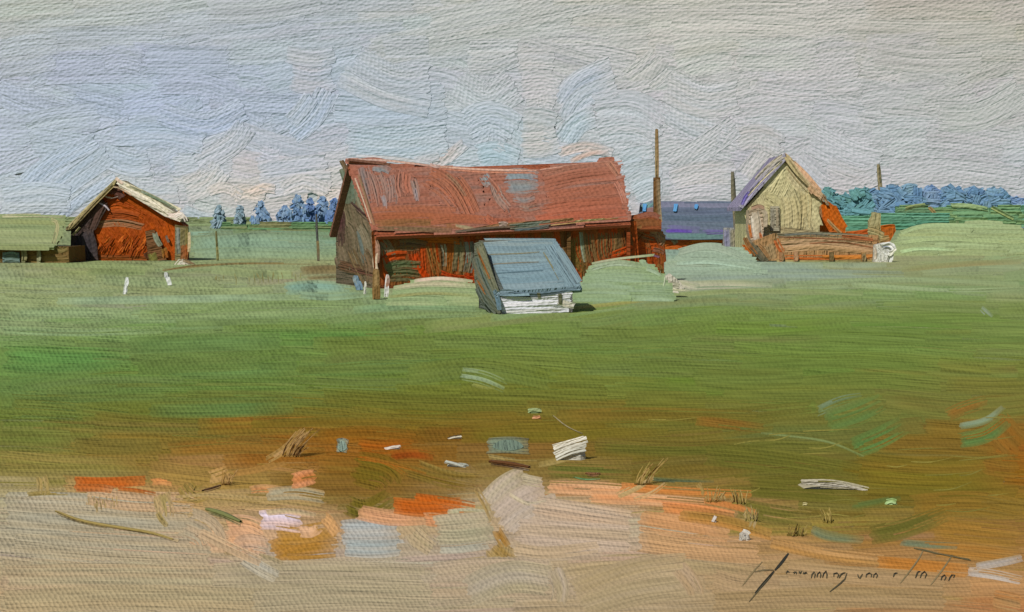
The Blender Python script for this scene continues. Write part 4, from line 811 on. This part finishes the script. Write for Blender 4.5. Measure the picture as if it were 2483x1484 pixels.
a.prism([*[pl.put(np.array([x_]), np.array([y_]), np.array([0.]))[0][0] for x_, y_ in ((1822,600),(1836,594),(1866,634),(1850,636))]], (0, .3, 0), (88,84,66))
for s in [([(1816,590),(1836,610),(1856,634)], 16, (92,92,78), (112,96,70)), ([(1804,572),(1816,596),(1836,622)], 12, (104,98,74), (150,100,56)), ([(1800,590),(1812,606),(1824,620)], 7, (176,96,40), None)]: stroke(a, pl, s[0], s[1], s[2], s[3], off=3, ridge=.5)
a.build('brace', fw)
# orange strip of fence and tan gate pillar right of the yard
of = empty('fence', at(2090, 584, 196)*V(1,1,0), 'low orange fence running right from the lean-to toward the hedge', 'fence')
part('panel', of, Wall(196.), [(2040,600),(2040,566),(2170,544),(2172,560),(2150,600)], (170,92,36), .3, [([(2044,568),(2080,566),(2120,560)], 14, (188,92,26), (160,70,36)), ([(2120,556),(2146,550),(2172,548)], 10, (194,100,28), (178,86,24)), ([(2050,580),(2090,578),(2130,580)], 16, (146,92,56), (160,110,66)), ([(2110,586),(2130,580),(2160,576)], 22, (150,136,92), (160,120,70), .1)])
gp_ = empty('pillar', at(2118, 600, 185)*V(1,1,0), 'stout tan gate pillar right of the cream house', 'pillar')
part('shaft', gp_, Wall(185.), [(2110,604),(2108,536),(2122,514),(2136,518),(2134,604)], (158,150,108), .9, [([(2124,512),(2122,530),(2116,552)], 22, (160,152,112), (150,134,90)), ([(2122,540),(2124,566),(2122,596)], 24, (158,146,104), (146,128,84)), ([(2100,556),(2120,560),(2146,572)], 16, (156,148,106), (164,136,92), .1)])
# white block at the end of the yard wall
wb = empty('trough', at(2146, 636, 158)*V(1,1,0), 'white block with a curled lip at the right end of the tan yard wall', 'trough')
part('body', wb, Wall(158.), [(2122,640),(2124,594),(2150,588),(2172,602),(2160,634),(2150,640)], (196,194,184), 1.3, [
 ([(2128,596),(2144,612),(2146,636)], 30, (196,196,190), (180,178,160)), ([(2140,596),(2156,616),(2150,638)], 24, (204,206,202), (190,188,176)), ([(2120,596),(2124,614),(2122,632)], 7, (186,170,150), None)])
part('lip', wb, Wall(157.8), [(2134,592),(2160,588),(2174,604),(2158,622),(2152,618),(2162,604)], (214,214,206), .4, [([(2132,594),(2160,590),(2172,604)], 7, (222,222,216), (180,186,196)), ([(2174,602),(2166,610),(2156,622)], 6, (228,226,208), None), ([(2136,600),(2152,598),(2164,606)], 3, (140,150,170), None)])
# pale grey post left of the house
pp = empty('gate_post', at(1772, 604, 190)*V(1,1,0), 'broad pale violet grey post standing left of the cream house', 'post')
part('shaft', pp, Wall(190.), [(1754,606),(1756,552),(1786,552),(1788,606)], (140,138,134), .8, [([(1762,552),(1762,580),(1764,604)], 14, (136,134,158), (126,130,140)), ([(1778,552),(1780,580),(1780,606)], 18, (150,140,114), (134,130,112)), ([(1790,560),(1796,590),(1800,606)], 9, (150,116,76), None)])
sp = empty('post', at(1806, 600, 176)*V(1,1,0), 'dark blotched post leaning at the left corner of the cream house', 'post')
part('shaft', sp, Wall(176.), [(1796,618),(1798,540),(1812,540),(1814,618)], (104,108,84), .5, [([(1806,520),(1804,560),(1808,600)], 22, (108,120,100), (96,96,74)), ([(1800,580),(1806,600),(1812,620)], 14, (96,96,80), (140,100,66))])

# ------------------------------------------------------------------ poles and posts
def pole(label, px0, top, px1, base, d, r0, r1, cols, cat='pole', name='pole', group=None, seen=None, wpx=None):
    b = at(px1, base, d)*V(1, 1, 0); tp = at(px0, top, d); h = tp[2]
    o = empty(name, b, label, cat, group)
    a = Acc(); lean = (tp[0]-b[0])/h
    a.lathe([(0, r0), (h*.4, (r0*1.5+r1)/2.4), (h*.9, r1), (h, r1*.7)], b, cols[0], 8, (lean, 0))
    yb = seen or base; xs_ = lambda y: px0+(px1-px0)*(y-top)/(base-top)
    W_ = Wall(d-r0*1.2)
    wp = wpx or r0*2*FX/d*.9
    ym = top+(yb-top)*.62
    stroke(a, W_, [(xs_(top), top), (xs_(top)+1, (top+ym)/2), (xs_(ym), ym)], wp*.8, cols[1], cols[2], off=1, ridge=.35, ragged=.4, taper=.3)
    stroke(a, W_, [(xs_(ym-8), ym-8), (xs_((ym+yb)/2)+1, (ym+yb)/2), (xs_(yb), yb)], wp, cols[0], cols[1], off=2, ridge=.35, ragged=.4)
    a.build('shaft', o); return o
tp_ = pole('tallest brown pole rising behind the right end of the great barn', 1592, 312, 1594, 640, 124., .24, .06, [(104,76,44),(128,100,62),(150,134,100)], seen=552)
aa = Acc(); bt = at(1593, 430, 123.6); aa.prism([bt+V(-.3,0,0), bt+V(.3,0,0), bt+V(.34,0,-4.4), bt+V(-.3,0,-4.4)], (0,.3,0), (98,72,42))
stroke(aa, Wall(123.4), [(1592,432),(1593,480),(1599,546)], 17, (112,80,46), (150,136,110), off=2); aa.build('splice', tp_)
pole('dark pole with a thick leaning top left of the cream house', 1776, 416, 1788, 612, 200., .34, .3, [(112,104,90),(92,92,80),(120,112,88)], wpx=11)
pole('short olive topped mast above the blue trees at the right', 2130, 398, 2142, 600, 690., 1.2, 1.0, [(140,128,100),(134,120,84),(150,140,110)], cat='mast', name='mast', seen=482, wpx=10)
pole('thin charcoal fence post between the blue trees and the great barn', 767, 520, 772, 634, 162., .14, .12, [(130,110,58),(70,72,72),(90,90,84)], cat='post', name='fence_post', wpx=7)
pole('thin olive fence post standing in the pale grass right of the red barn', 524, 560, 528, 632, 164., .14, .12, [(128,124,80),(136,130,88),(120,116,76)], cat='post', name='fence_post', wpx=6)
pole('small grey green post on the far rise at the right edge', 2321, 536, 2316, 566, 440., .5, .45, [(110,130,92),(104,124,88),(120,132,96)], cat='post', name='fence_post', wpx=9)
pole('white stub of a post in the grass below the left barn, nearer the barn door', 402, 660, 412, 692, 104., .16, .14, [(196,198,194),(204,206,206),(180,182,176)], cat='post', name='stub_post', wpx=11)
pole('white stub of a post leaning in the grass far below the red barn wall', 308, 672, 302, 714, 92., .12, .1, [(186,192,184),(204,206,206),(180,186,170)], cat='post', name='stub_post', wpx=9)
pole('white stub of a post at the foot of the great barn corner', 940, 666, 936, 720, 89., .13, .12, [(206,204,200),(214,212,210),(150,110,90)], cat='post', name='stub_post', wpx=10)
pole('blue grey stub of a post left of the great barn corner', 862, 668, 872, 704, 97., .22, .18, [(104,124,140),(110,134,152),(150,156,150)], cat='post', name='stub_post', wpx=18)
pole('brown post propping the near corner of the great barn', 912, 652, 912, 726, 86., .22, .2, [(128,100,60),(112,86,50),(150,124,84)], cat='post', name='corner_post', wpx=20)
pole('thin white stake beside the corner of the great barn', 886, 682, 884, 714, 92., .07, .06, [(200,198,188),(204,200,190),(170,160,130)], cat='post', name='stub_post', wpx=5)

# small white sheet or lean-to at the foot of the left barn
def lump(name, label, cat, d, poly, col, strokes, th=.8, group=None):
    P = np.array(poly, float); o = empty(name, at(P[:, 0].mean(), P[:, 1].max(), d)*V(1, 1, 0), label, cat, group)
    part('body', o, Wall(d), poly, col, th, strokes); return o
lump('crate', 'white tilted crate with a brown lid at the right foot of the red barn', 'crate', 150., [(422,656),(442,628),(474,648),(478,658),(466,658)], (196,186,172), [
 ([(426,650),(440,634),(452,648)], 18, (206,202,196), (180,170,150), .1), ([(446,640),(462,650),(474,656)], 10, (204,196,186), (150,130,100), .1), ([(440,630),(460,636),(480,650)], 8, (112,92,58), (140,110,70), .1)])
lump('trough', 'pale pinkish white bale stacked on the grass right of the shed', 'bale', 88., [(1604,706),(1606,676),(1626,664),(1650,684),(1664,706)], (190,184,168), [
 ([(1604,684),(1620,692),(1650,700)], 26, (200,194,180), (180,176,150), .2), ([(1606,700),(1630,704),(1664,706)], 8, (176,176,140), None, .3)])
lump('milk_churn', 'small pale knobbed churn on the green bank below the annex', 'churn', 96., [(1552,690),(1550,664),(1556,640),(1568,636),(1578,646),(1574,690)], (160,172,146), [
 ([(1556,640),(1564,650),(1574,644)], 14, (206,208,186), (176,186,160), .1), ([(1564,650),(1566,670),(1560,690)], 14, (158,172,140), (140,158,130), .1)])

# ------------------------------------------------------------------ banks of pale grass before the buildings
def bank(name, label, c_px, base, wpx, hpx, cols, strokes=(), d=None, w=20, lean=.9):
    d = d or gd(base); W_ = Plane((0, d, 0), (0, -1, lean)); yb = HOR+EYE*FX/d
    top = [(c_px+q*wpx/2, base-hpx*(1-abs(q)**3.2)**.8*(1+.05*math.sin(q*7+c_px))) for q in np.linspace(-.98, .98, 17)]
    poly = top+[(c_px+wpx*.49, yb+1), (c_px-wpx*.49, yb+1)]
    cols = [tuple(np.array(c_)*.65+landf(c_px, base+6)*.35) for c_ in cols]
    a = Acc(); wetmap(W_, poly, landf(c_px, base+6))
    P, _ = W_.put(np.array([p[0] for p in poly]), np.array([p[1] for p in poly]), np.zeros(len(poly)))
    m = len(top); B = P.copy(); B[:, 2] = -.05; B[:m, 1] += 2.5
    Vv = np.concatenate([P[:m], B[:m]]); a.prism(P, (0, .3, -.3), cols[0])
    F_ = [[i, i+1, m+i+1, m+i] for i in range(m-1)]; kk = d/FX
    a.add(Vv, F_, np.tile(lin(cols[0]), (len(Vv), 1)), np.stack([Vv[:, 0]/kk, Vv[:, 2]/kk, Vv[:, 0]*0], -1), np.tile([kk, kk, 0], (len(Vv), 1)))
    fill(a, W_, poly, rng.uniform(-2, 2), w*.7, cols, ext=9, split=150, off=1, ridge=.15, bow=-3, over=.45)
    for i, s in enumerate(strokes): stroke(a, W_, s[0], s[1], s[2], s[3], dry=s[4] if len(s) > 4 else .1, off=6, ridge=.3)
    return tag(a.build(name, origin=at(c_px, yb, d)*V(1, 1, 0)), label, 'bank', 'low banks of rough grass before the buildings')
GG = [(140,158,134),(134,154,128),(148,162,136),(132,150,118)]
bank('grass_bank', 'pink topped green bank between the great barn and the small shed', 1060, 744, 250, 62, [(142,156,116),(150,158,118),(136,150,110),(146,152,100)], [([(1000,682),(1070,676),(1150,684)], 10, (206,178,164), (190,176,150)), ([(950,700),(1040,690),(1160,694)], 14, (156,158,124), (180,168,140)), ([(940,720),(1040,712),(1150,716)], 8, (140,130,76), (140,150,106))], d=80)
bank('grass_bank', 'grey green bank right of the small shed and below the annex', 1512, 728, 240, 92, [(140,158,138),(146,164,142),(130,150,124),(140,154,118)], [([(1420,655),(1490,640),(1560,646)], 18, (150,164,140), (138,150,122)), ([(1430,640),(1500,628),(1590,618)], 6, (150,150,124), (170,166,140)), ([(1562,650),(1590,660),(1610,672)], 12, (154,172,146), (140,158,130)), ([(1612,668),(1612,680),(1608,700)], 4, (190,196,170), None)], d=84)
bank('grass_bank', 'wide grey green bank left of the house and right of the annex', 1730, 668, 240, 72, [(142,160,142),(136,156,136),(148,162,140),(140,156,128)], [([(1640,612),(1720,598),(1810,626)], 18, (146,158,140), (138,154,132)), ([(1636,640),(1720,636),(1830,650)], 10, (156,178,158), (140,158,136))], d=124)
bank('grass_bank', 'light green bank rising at the right edge behind the white block', 2350, 622, 400, 80, [(144,160,116),(150,168,124),(138,154,108),(146,156,106)], [([(2180,566),(2260,548),(2480,552)], 12, (156,176,130), (146,160,116)), ([(2180,612),(2230,604),(2320,606)], 9, (170,196,146), (150,170,122)), ([(2176,590),(2280,580),(2480,590)], 10, (156,174,126), (146,154,100))], d=186)

# ------------------------------------------------------------------ trees
def tree(px, base, top, wpx, d, cols, label, cat='tree', group='blue trees along the horizon', conifer=True, n=60, name='spruce_tree', fan=1.25):
    b = at(px, base, d)*V(1, 1, 0); kk = d/FX; h = (base-top)*kk
    o = empty(name, b, label, cat, group)
    t = Acc(); t.lathe([(0, .5*kk*2.4), (h*.5, .35*kk*2.4), (h*.93, .12*kk)], b, (92,88,84), 7); t.build('trunk', o)
    a = Acc(); rw = wpx*kk/2
    if conifer: a.lathe([(h*.12, rw*.5), (h*.3, rw*.52), (h*.6, rw*.3), (h*.9, rw*.08)], b, cols[0], 9)
    else: a.lathe([(h*.02, rw*.8), (h*.3, rw*.95), (h*.6, rw*.8), (h*.86, rw*.3)], b, cols[0], 9)
    hm_ = HMap(px-wpx, top-30, px+wpx, base+20, 4., col=lin(cols[0]))
    for i in range(n):
        z = rng.uniform(.05, .97)**.9; prof = (1-z)**.75*1.25 if conifer else math.sqrt(max(0, 1-(z*1.9-.8)**2*.8))
        x = rng.uniform(-1, 1)*wpx/2*prof*.75; dy = rng.uniform(-1, 1)*rw*prof
        y = base-(base-top)*z; W_ = Wall(d+dy*.6-rw*.55); W_.hm = hm_
        L = rng.uniform(6, 15)*fan*(.45+prof)
        ang = math.atan2(1, .5*np.sign(x+.01))+rng.normal(0, .5) if conifer else rng.normal(0, .6)
        dx_, dy_ = math.cos(ang)*L, math.sin(ang)*L
        stroke(a, W_, [(x+px-dx_/2, y-dy_/2), (x+px, y+rng.normal(0, 1)), (x+px+dx_/2, y+dy_/2)], rng.uniform(5, 9)*fan, cols[rng.integers(len(cols))], cols[rng.integers(len(cols))], off=1, ridge=.2, rim=.1, step=.2, wet=.5, dry=.1)
    if conifer: # leader
        stroke(a, Wall(d-rw*.3), [(px-.5, top-3), (px, top+(base-top)*.25), (px+.5, top+(base-top)*.5)], max(5, wpx*.22), cols[0], cols[1], off=1, ridge=.4)
    a.build('crown', o); return o
BLUE = [(110,140,176),(100,130,172),(124,150,178),(134,158,180)]  # left row palettes, lightened so the crown colour carries the haze
DEEP = [(92,120,168),(100,128,172),(116,142,176)]
GREY = [(132,152,166),(146,164,176),(120,146,158)]
tree(532, 552, 498, 44, 640, GREY, 'pale grey blue conifer, leftmost of the far row beside the red barn')
tree(582, 552, 498, 36, 650, GREY, 'slim pale grey conifer right of the leftmost pale one')
tree(632, 550, 488, 60, 630, BLUE, 'lone bright blue conifer between the pale trees and the dense blue row')
tree(690, 549, 500, 66, 640, BLUE, 'small blue conifer at the left end of the dense blue row')
tree(722, 549, 472, 66, 630, BLUE, 'tallest blue conifer in the row left of the great barn')
tree(752, 549, 482, 66, 645, DEEP, 'deep blue conifer right of the tallest one in the row')
tree(782, 551, 476, 66, 655, BLUE, 'blue conifer next to the deep blue one before the barn gable')
tree(812, 556, 480, 66, 620, DEEP, 'deep blue tree touching the gable of the great barn')
tree(842, 558, 480, 40, 640, DEEP, 'dark blue tree half hidden by the gable of the great barn')
TEAL = [(96,140,148),(90,132,140),(104,150,158),(100,146,136)]
BL2 = [(102,138,168),(112,144,170),(96,130,166),(120,150,168)]
rb = [(2006,556,460,54,TEAL,'rounded teal tree just right of the cream house roof'), (2044,556,478,60,TEAL,'low teal green bush like tree behind the orange lean-to'), (2086,556,462,60,TEAL,'blue green round tree left of the mast'), (2122,552,468,54,BL2,'blue round tree just right of the round blue green one'),
 (2160,550,456,60,BL2,'blue tree directly right of the mast'), (2206,550,455,70,BL2,'broad blue tree, second right of the mast'), (2256,548,458,70,BLUE,'deep blue tree with a pale gap at its foot'), (2310,546,457,76,BL2,'wide blue tree in the middle of the right row'), (2362,546,460,76,BL2,'wide blue tree above the ochre patch of the hedge'),
 (2412,548,462,70,BL2,'blue tree with a ragged right side near the picture edge'), (2458,552,484,60,BLUE,'lower deep blue tree at the right edge'), (2500,552,490,60,BLUE,'deep blue tree cut by the right edge')]
for px, bs, tp, wd, cl, lbl in rb:
    tree(px, bs, tp, wd, 640+rng.uniform(-30, 30), cl, lbl, conifer=False, n=80, name='broadleaf_tree', fan=2.9)
# hedges under the trees on the right
def hedge(label, x0, x1, y0, y1, d, cols, extra=()):
    o = empty('hedge', at((x0+x1)/2, y1, d)*V(1, 1, 0), label, 'hedge', 'hedges under the right hand trees')
    poly = [(x0, y1)]+[(x, y0+rng.uniform(-3, 4)) for x in np.linspace(x0, x1, 9)]+[(x1, y1)]
    a = Acc(); W_ = Wall(d); P, _ = W_.put(np.array([p[0] for p in poly]), np.array([p[1] for p in poly]), np.zeros(len(poly)))
    a.prism(P, (0, 6, 0), cols[0]); fill(a, W_, poly, 0, 11, cols, split=80, ext=3, off=1)
    for s in extra: stroke(a, W_, s[0], s[1], s[2], s[3], dry=.2, off=8, ridge=.5)
    a.build('foliage', o)
hedge('teal green hedge behind the orange fence', 2030, 2300, 520, 556, 560., [(92,142,116),(84,134,112),(104,150,124)])
hedge('green hedge with ochre tips at the far right', 2180, 2540, 500, 550, 575., [(108,146,108),(98,140,112),(122,150,104)], [([(2190,508),(2220,500),(2260,496)], 10, (150,150,96), (120,150,104)), ([(2250,500),(2262,512),(2270,524)], 9, (150,130,84), None), ([(2300,498),(2350,500),(2400,508)], 12, (140,160,116), (130,156,110)), ([(2400,500),(2430,516),(2460,532)], 10, (144,154,100), (120,150,110))])
hedge('low green hedge at the foot of the blue trees left of the great barn', 540, 850, 542, 562, 600., [(96,128,88),(88,132,92),(122,122,84)])

# ------------------------------------------------------------------ stones, sticks and tufts near the sandy track
def on_ground(px, py): return GROUND.put(np.array([float(px)]), np.array([float(py)]), np.zeros(1))[0][0]
def stone(px, py, wpx, hpx, col, label, strokes, ang=0, group='pale stones scattered near the track'):
    d = gd(py+hpx/2); kk = d/FX; c = on_ground(px, py+hpx/2)
    a = Acc(); m, n = 4, 12; Vv = []; rx = wpx*kk/2*.86; rz = hpx*kk*.8
    for i in range(m+1):
        f = i/m*math.pi/2*.94
        for j in range(n):
            g = 2*math.pi*j/n; r_ = 1+.14*math.sin(j*2.3+px)+.08*math.sin(j*5+py)
            x = math.cos(f)*math.cos(g)*r_*rx; Vv.append(c+V(x, math.cos(f)*math.sin(g)*rx*.5*r_+rx*.3, math.sin(f)*rz*(1-.25*i/m)+x*math.tan(R(ang))*.6*(math.sin(f))))
    Fc = [[i*n+j, i*n+(j+1) % n, (i+1)*n+(j+1) % n, (i+1)*n+j] for i in range(m) for j in range(n)]+[[m*n+j for j in range(n)]]
    Vv = np.array(Vv); Vv[:, 2] = np.maximum(Vv[:, 2], 0.0)
    a.add(Vv, Fc, np.tile(lin(col), (len(Vv), 1)), np.stack([(Vv[:, 0]-c[0])/kk, Vv[:, 2]/kk, Vv[:, 0]*0], -1), np.tile([kk, kk, 0], (len(Vv), 1)))
    W_ = Wall(d-rx*.3)
    for i, s in enumerate(strokes): stroke(a, W_, s[0], s[1], s[2], s[3], dry=.08, off=2+i*.5, ridge=.6, ragged=.8)
    return tag(a.build('stone', origin=c), label, 'stone', group)
stone(1386, 1090, 88, 50, (186,184,172), 'large tilted white stone at the edge of the green above the pale sand', [([(1340,1110),(1384,1090),(1426,1082)], 26, (206,204,190), (176,176,164)), ([(1338,1096),(1380,1078),(1428,1064)], 18, (212,208,194), (190,188,176)), ([(1336,1082),(1380,1070),(1420,1058)], 7, (226,222,206), None)], ang=18)
stone(952, 1085, 44, 9, (196,190,180), 'small sliver of white stone on the rust patch', [([(930,1089),(952,1084),(976,1081)], 7, (208,202,196), (190,184,170))])
stone(1102, 1060, 40, 8, (186,180,160), 'thin pale chip of stone on the gold grass above the rust', [([(1082,1064),(1104,1058),(1122,1056)], 6, (196,190,170), (160,150,110))])
stone(1110, 1126, 66, 12, (170,172,156), 'long pale grey stone flat in the olive grass left of the brown stick', [([(1076,1118),(1106,1126),(1142,1137)], 9, (176,180,170), (150,146,110))])
stone(1296, 996, 34, 12, (140,160,110), 'small mint green stone far up in the gold grass', [([(1278,996),(1296,993),(1316,995)], 9, (148,170,120), (160,164,120))])
stone(1301, 1011, 24, 9, (206,160,120), 'small peach stone under the mint green one', [([(1290,1011),(1301,1013),(1312,1010)], 9, (210,160,122), (196,140,100))])
stone(1806, 1298, 32, 26, (178,178,170), 'small rounded white stone on the orange sand edge', [([(1796,1288),(1806,1300),(1808,1310)], 20, (188,188,182), (170,168,156)), ([(1800,1286),(1812,1290),(1818,1296)], 9, (196,194,184), None)])
stone(2162, 1217, 32, 14, (160,190,130), 'small light green stone in the olive grass at the right', [([(2148,1217),(2162,1213),(2176,1218)], 14, (168,196,140), (140,166,104))])
stone(2020, 1178, 180, 14, (160,152,126), 'very long pale streaked stone lying in the olive grass', [([(1938,1168),(2020,1170),(2110,1188)], 14, (186,180,164), (150,142,104)), ([(1950,1172),(2030,1178),(2104,1190)], 5, (196,190,180), None)])
stone(1732, 1258, 14, 18, (180,176,168), 'tiny white pebble beside the rust grass', [([(1736,1250),(1732,1258),(1728,1266)], 9, (188,184,178), None)])
stone(1952, 1222, 14, 8, (190,184,130), 'tiny yellow pebble in the dark olive grass', [([(1946,1222),(1952,1221),(1958,1223)], 6, (200,190,140), None)])

def stick(pts, wpx, cols, label, name='stick', cat='stick', extra=()):
    P = [on_ground(*p) for p in pts]; o_ = P[0]
    a = Acc(); d = np.mean([p[1] for p in P]); kk = d/FX; r_ = wpx*kk*.4
    s, q = resample(pts, 0); Q = np.array([on_ground(*p) for p in q[::3]])
    n = 6; Vv = []; m = len(Q)
    for i, p in enumerate(Q):
        tg = Q[min(i+1, m-1)]-Q[max(i-1, 0)]; tg /= np.linalg.norm(tg)+1e-9; sd_ = np.cross(tg, V(0, 0, 1)); f = r_*(.35+.65*math.sin(math.pi*(i+.6)/(m+.2)))
        for j in range(n): g = 2*math.pi*j/n; Vv.append(p+sd_*math.cos(g)*f+V(0, 0, 1)*(math.sin(g)*f+r_*.5))
    Fc = [[i*n+j, i*n+(j+1) % n, (i+1)*n+(j+1) % n, (i+1)*n+j] for i in range(m-1) for j in range(n)]
    Vv = np.array(Vv)
    a.add(Vv, Fc, np.tile(lin(cols[0]), (len(Vv), 1)), np.stack([np.repeat(np.arange(m)*20., n), np.tile(np.arange(n)*3., m), Vv[:, 0]*0], -1), np.tile([kk, kk, 0], (len(Vv), 1)))
    stroke(a, GROUND, pts, wpx, cols[0], cols[1], off=60, ridge=.3, dry=.1)
    for e in extra: stroke(a, GROUND, e[0], e[1], e[2], None, off=66, ridge=.2)
    return tag(a.build(name, origin=o_), label, cat)
stick([(1186,1122),(1236,1128),(1290,1138)], 15, [(92,60,34),(112,78,46)], 'thick dark brown stick lying above the pale sand patch')
stick([(135,1242),(200,1266),(300,1284),(370,1296),(436,1316)], 11, [(150,132,78),(164,146,98)], 'long curved tan stick lying across the pale sand at the left')
stick([(1420,1150),(1438,1152),(1458,1151)], 10, [(120,84,56),(104,72,44)], 'short brown stub of stick on the green fringe of the sand')
stick([(490,1192),(514,1186),(538,1178)], 8, [(92,66,44),(130,100,70)], 'short dark twig at the top edge of the left sand')
stick([(1340,1008),(1376,1036),(1416,1054)], 3, [(176,164,130),(150,138,92)], 'hair thin pale stalk slanting above the large white stone', cat='stalk', name='stalk')
stick([(500,1238),(540,1250),(590,1272)], 17, [(112,116,70),(130,132,92)], 'dark green leaf lying on the sand left of the lilac patch', cat='leaf', name='leaf')
stick([(1390,1158),(1420,1164),(1460,1162)], 4, [(92,150,100),(110,140,84)], 'thin bright green blade along the fringe of the sand', cat='stalk', name='stalk')
stick([(2234,1333),(2300,1350),(2356,1358)], 5, [(112,100,70),(96,90,64)], 'thin dark stalk crossing the orange sand at the lower right', cat='stalk', name='stalk')
# small blue pools in the gold grass
for px, py, wd, hh, c, c2, lbl in ((1232,1082,112,36,(112,130,112),(124,134,104),'wide blue grey pool left of the large white stone'), (830,1084,34,34,(132,150,134),(128,132,100),'small pale blue pool on the rust ground')):
    a = Acc(); n = 18; P = [on_ground(px+wd*.36*math.cos(g)*(.9+.1*math.sin(3*g)), py+hh*.36*math.sin(g)) for g in np.linspace(0, 2*math.pi, n, endpoint=False)]
    a.prism([p+V(0, 0, .02) for p in P], (0, 0, -.03), c)
    for q in range(2): stroke(a, GROUND, [(px-wd/2, py-hh*.25+q*hh*.5), (px, py-hh*.3+q*hh*.5), (px+wd/2, py-hh*.2+q*hh*.5)], hh*.62, c, c2, off=60+q, ridge=.12, dry=.12)
    tag(a.build('pool', origin=P[0]), lbl, 'pool')
# tufts of dry grass
def tuft(px, py, hpx, n, col, c2, label, lean=0, spread=20):
    b = on_ground(px, py); a = Acc(); d = b[1]
    n *= 2; bs = on_ground(px, py); a.prism([bs+V(-spread*d/FX*.85, -.02, 0), bs+V(spread*d/FX*.85, -.02, 0), bs+V(spread*d/FX*.85, .0, 0), bs+V(-spread*d/FX*.85, .0, 0)], (0, 0, .03), c2)
    for i in range(n):
        x = px+(2*(i+.5)/n-1)*spread*.8; x += rng.normal(0, spread*.12); h = hpx*rng.uniform(.35, 1); l_ = lean*h+rng.normal(0, 5)+(x-px)*.25
        stroke(a, Wall(d+rng.uniform(-.15, .15)), [(x, py), (x+l_*.3, py-h*.5), (x+l_, py-h)], 2.8, [v*.98 for v in col], c2, off=1, ridge=.12, rim=0, taper=.5)
    return tag(a.build('grass_tuft', origin=b), label, 'grass tuft', 'tufts of dry grass by the track')
tuft(706, 1108, 74, 16, (168,138,92), (140,110,56), 'windswept tan tuft above the left sand', .7, 26)
tuft(548, 1176, 44, 9, (176,144,96), (150,118,64), 'small tan tuft over the short dark twig', .2, 12)
tuft(1790, 1222, 44, 8, (166,146,92), (130,120,60), 'pale tuft at the right tip of the orange sand, highest of the line', -.1, 18)
tuft(1822, 1264, 46, 9, (172,154,104), (134,122,64), 'pale tuft just above the rounded white stone', -.15, 18)
tuft(2008, 1268, 48, 7, (168,150,88), (130,116,56), 'curved tuft standing alone in the olive grass', -.3, 14)
tuft(1730, 1218, 44, 8, (160,140,90), (140,116,62), 'thin tuft over the orange sand, leftmost of the line', .1, 22)
tuft(1560, 1176, 70, 7, (164,140,88), (134,120,62), 'slanting tuft on the fringe of the sand right of the brown stub', .6, 26)
tuft(1930, 1300, 34, 8, (150,130,76), (120,110,56), 'faint low tuft above the signature', .3, 26)

# ------------------------------------------------------------------ signature, brushed thinly on the sand
sg = empty('signature', on_ground(1890, 1410), 'thin dark handwritten signature brushed across the tan sand', 'signature')
def ln(ptss, wd, col, name='pen_stroke'):
    for p in ptss:
        a = Acc(); stroke(a, GROUND, p, wd, col, None, off=62, ridge=.06, rim=0, ragged=.3, taper=.6, wet=0); a.build(name, sg)
def SX(x): return x*900/2120*2483/2560+1660*2483/2560
def SY(y): return y*630/1484*1484/1530+900*1484/1530
def sgl(L): return [[(SX(x), SY(y)) for x, y in p] for p in L]
DK = (44,44,36); MD = (104,94,66); LT = (134,118,82)
ln(sgl([[(735,1140),(690,1200),(650,1245)],[(650,1245),(600,1305),(535,1380)]]), 7, DK)
ln(sgl([[(650,1250),(590,1320),(500,1430)]]), 3.5, MD)
ln(sgl([[(580,1190),(530,1245),(460,1335)],[(530,1250),(590,1242),(650,1240)]]), 3.5, LT)
ln(sgl([[(720,1262),(728,1246),(738,1258)],[(760,1250),(764,1262),(776,1246),(780,1266)],[(796,1246),(800,1262),(812,1246)],[(824,1250),(822,1268),(840,1252),(842,1264)],[(866,1292),(874,1262),(892,1250),(886,1290)],[(900,1286),(908,1256),(924,1256),(920,1290)],[(932,1290),(944,1254),(960,1250),(958,1292)]]), 4, (70,66,48), 'letter')
ln(sgl([[(1000,1284),(1002,1260),(1030,1262),(1020,1288)],[(1030,1290),(1046,1264),(1070,1256)],[(1078,1256),(1060,1300),(975,1370)]]), 4, (76,70,50), 'letter')
ln(sgl([[(1140,1264),(1150,1292),(1170,1262)],[(1188,1290),(1196,1262),(1222,1262),(1218,1288)],[(1232,1288),(1240,1262),(1258,1264),(1250,1290)],[(1350,1284),(1358,1262),(1376,1258)]]), 4, (76,70,50), 'letter')
ln(sgl([[(1530,1116),(1490,1190),(1390,1320)],[(1698,1150),(1660,1210),(1570,1330)]]), 4, LT)
ln(sgl([[(1470,1112),(1540,1126),(1620,1148)],[(1600,1142),(1700,1160),(1810,1184)]]), 4, (84,78,52))
ln(sgl([[(1480,1290),(1496,1252),(1512,1250)],[(1508,1290),(1524,1252),(1548,1256),(1536,1290)],[(1630,1304),(1640,1276),(1664,1272),(1650,1304)],[(1676,1306),(1690,1274),(1712,1266),(1704,1290)]]), 4, (62,58,42), 'letter')
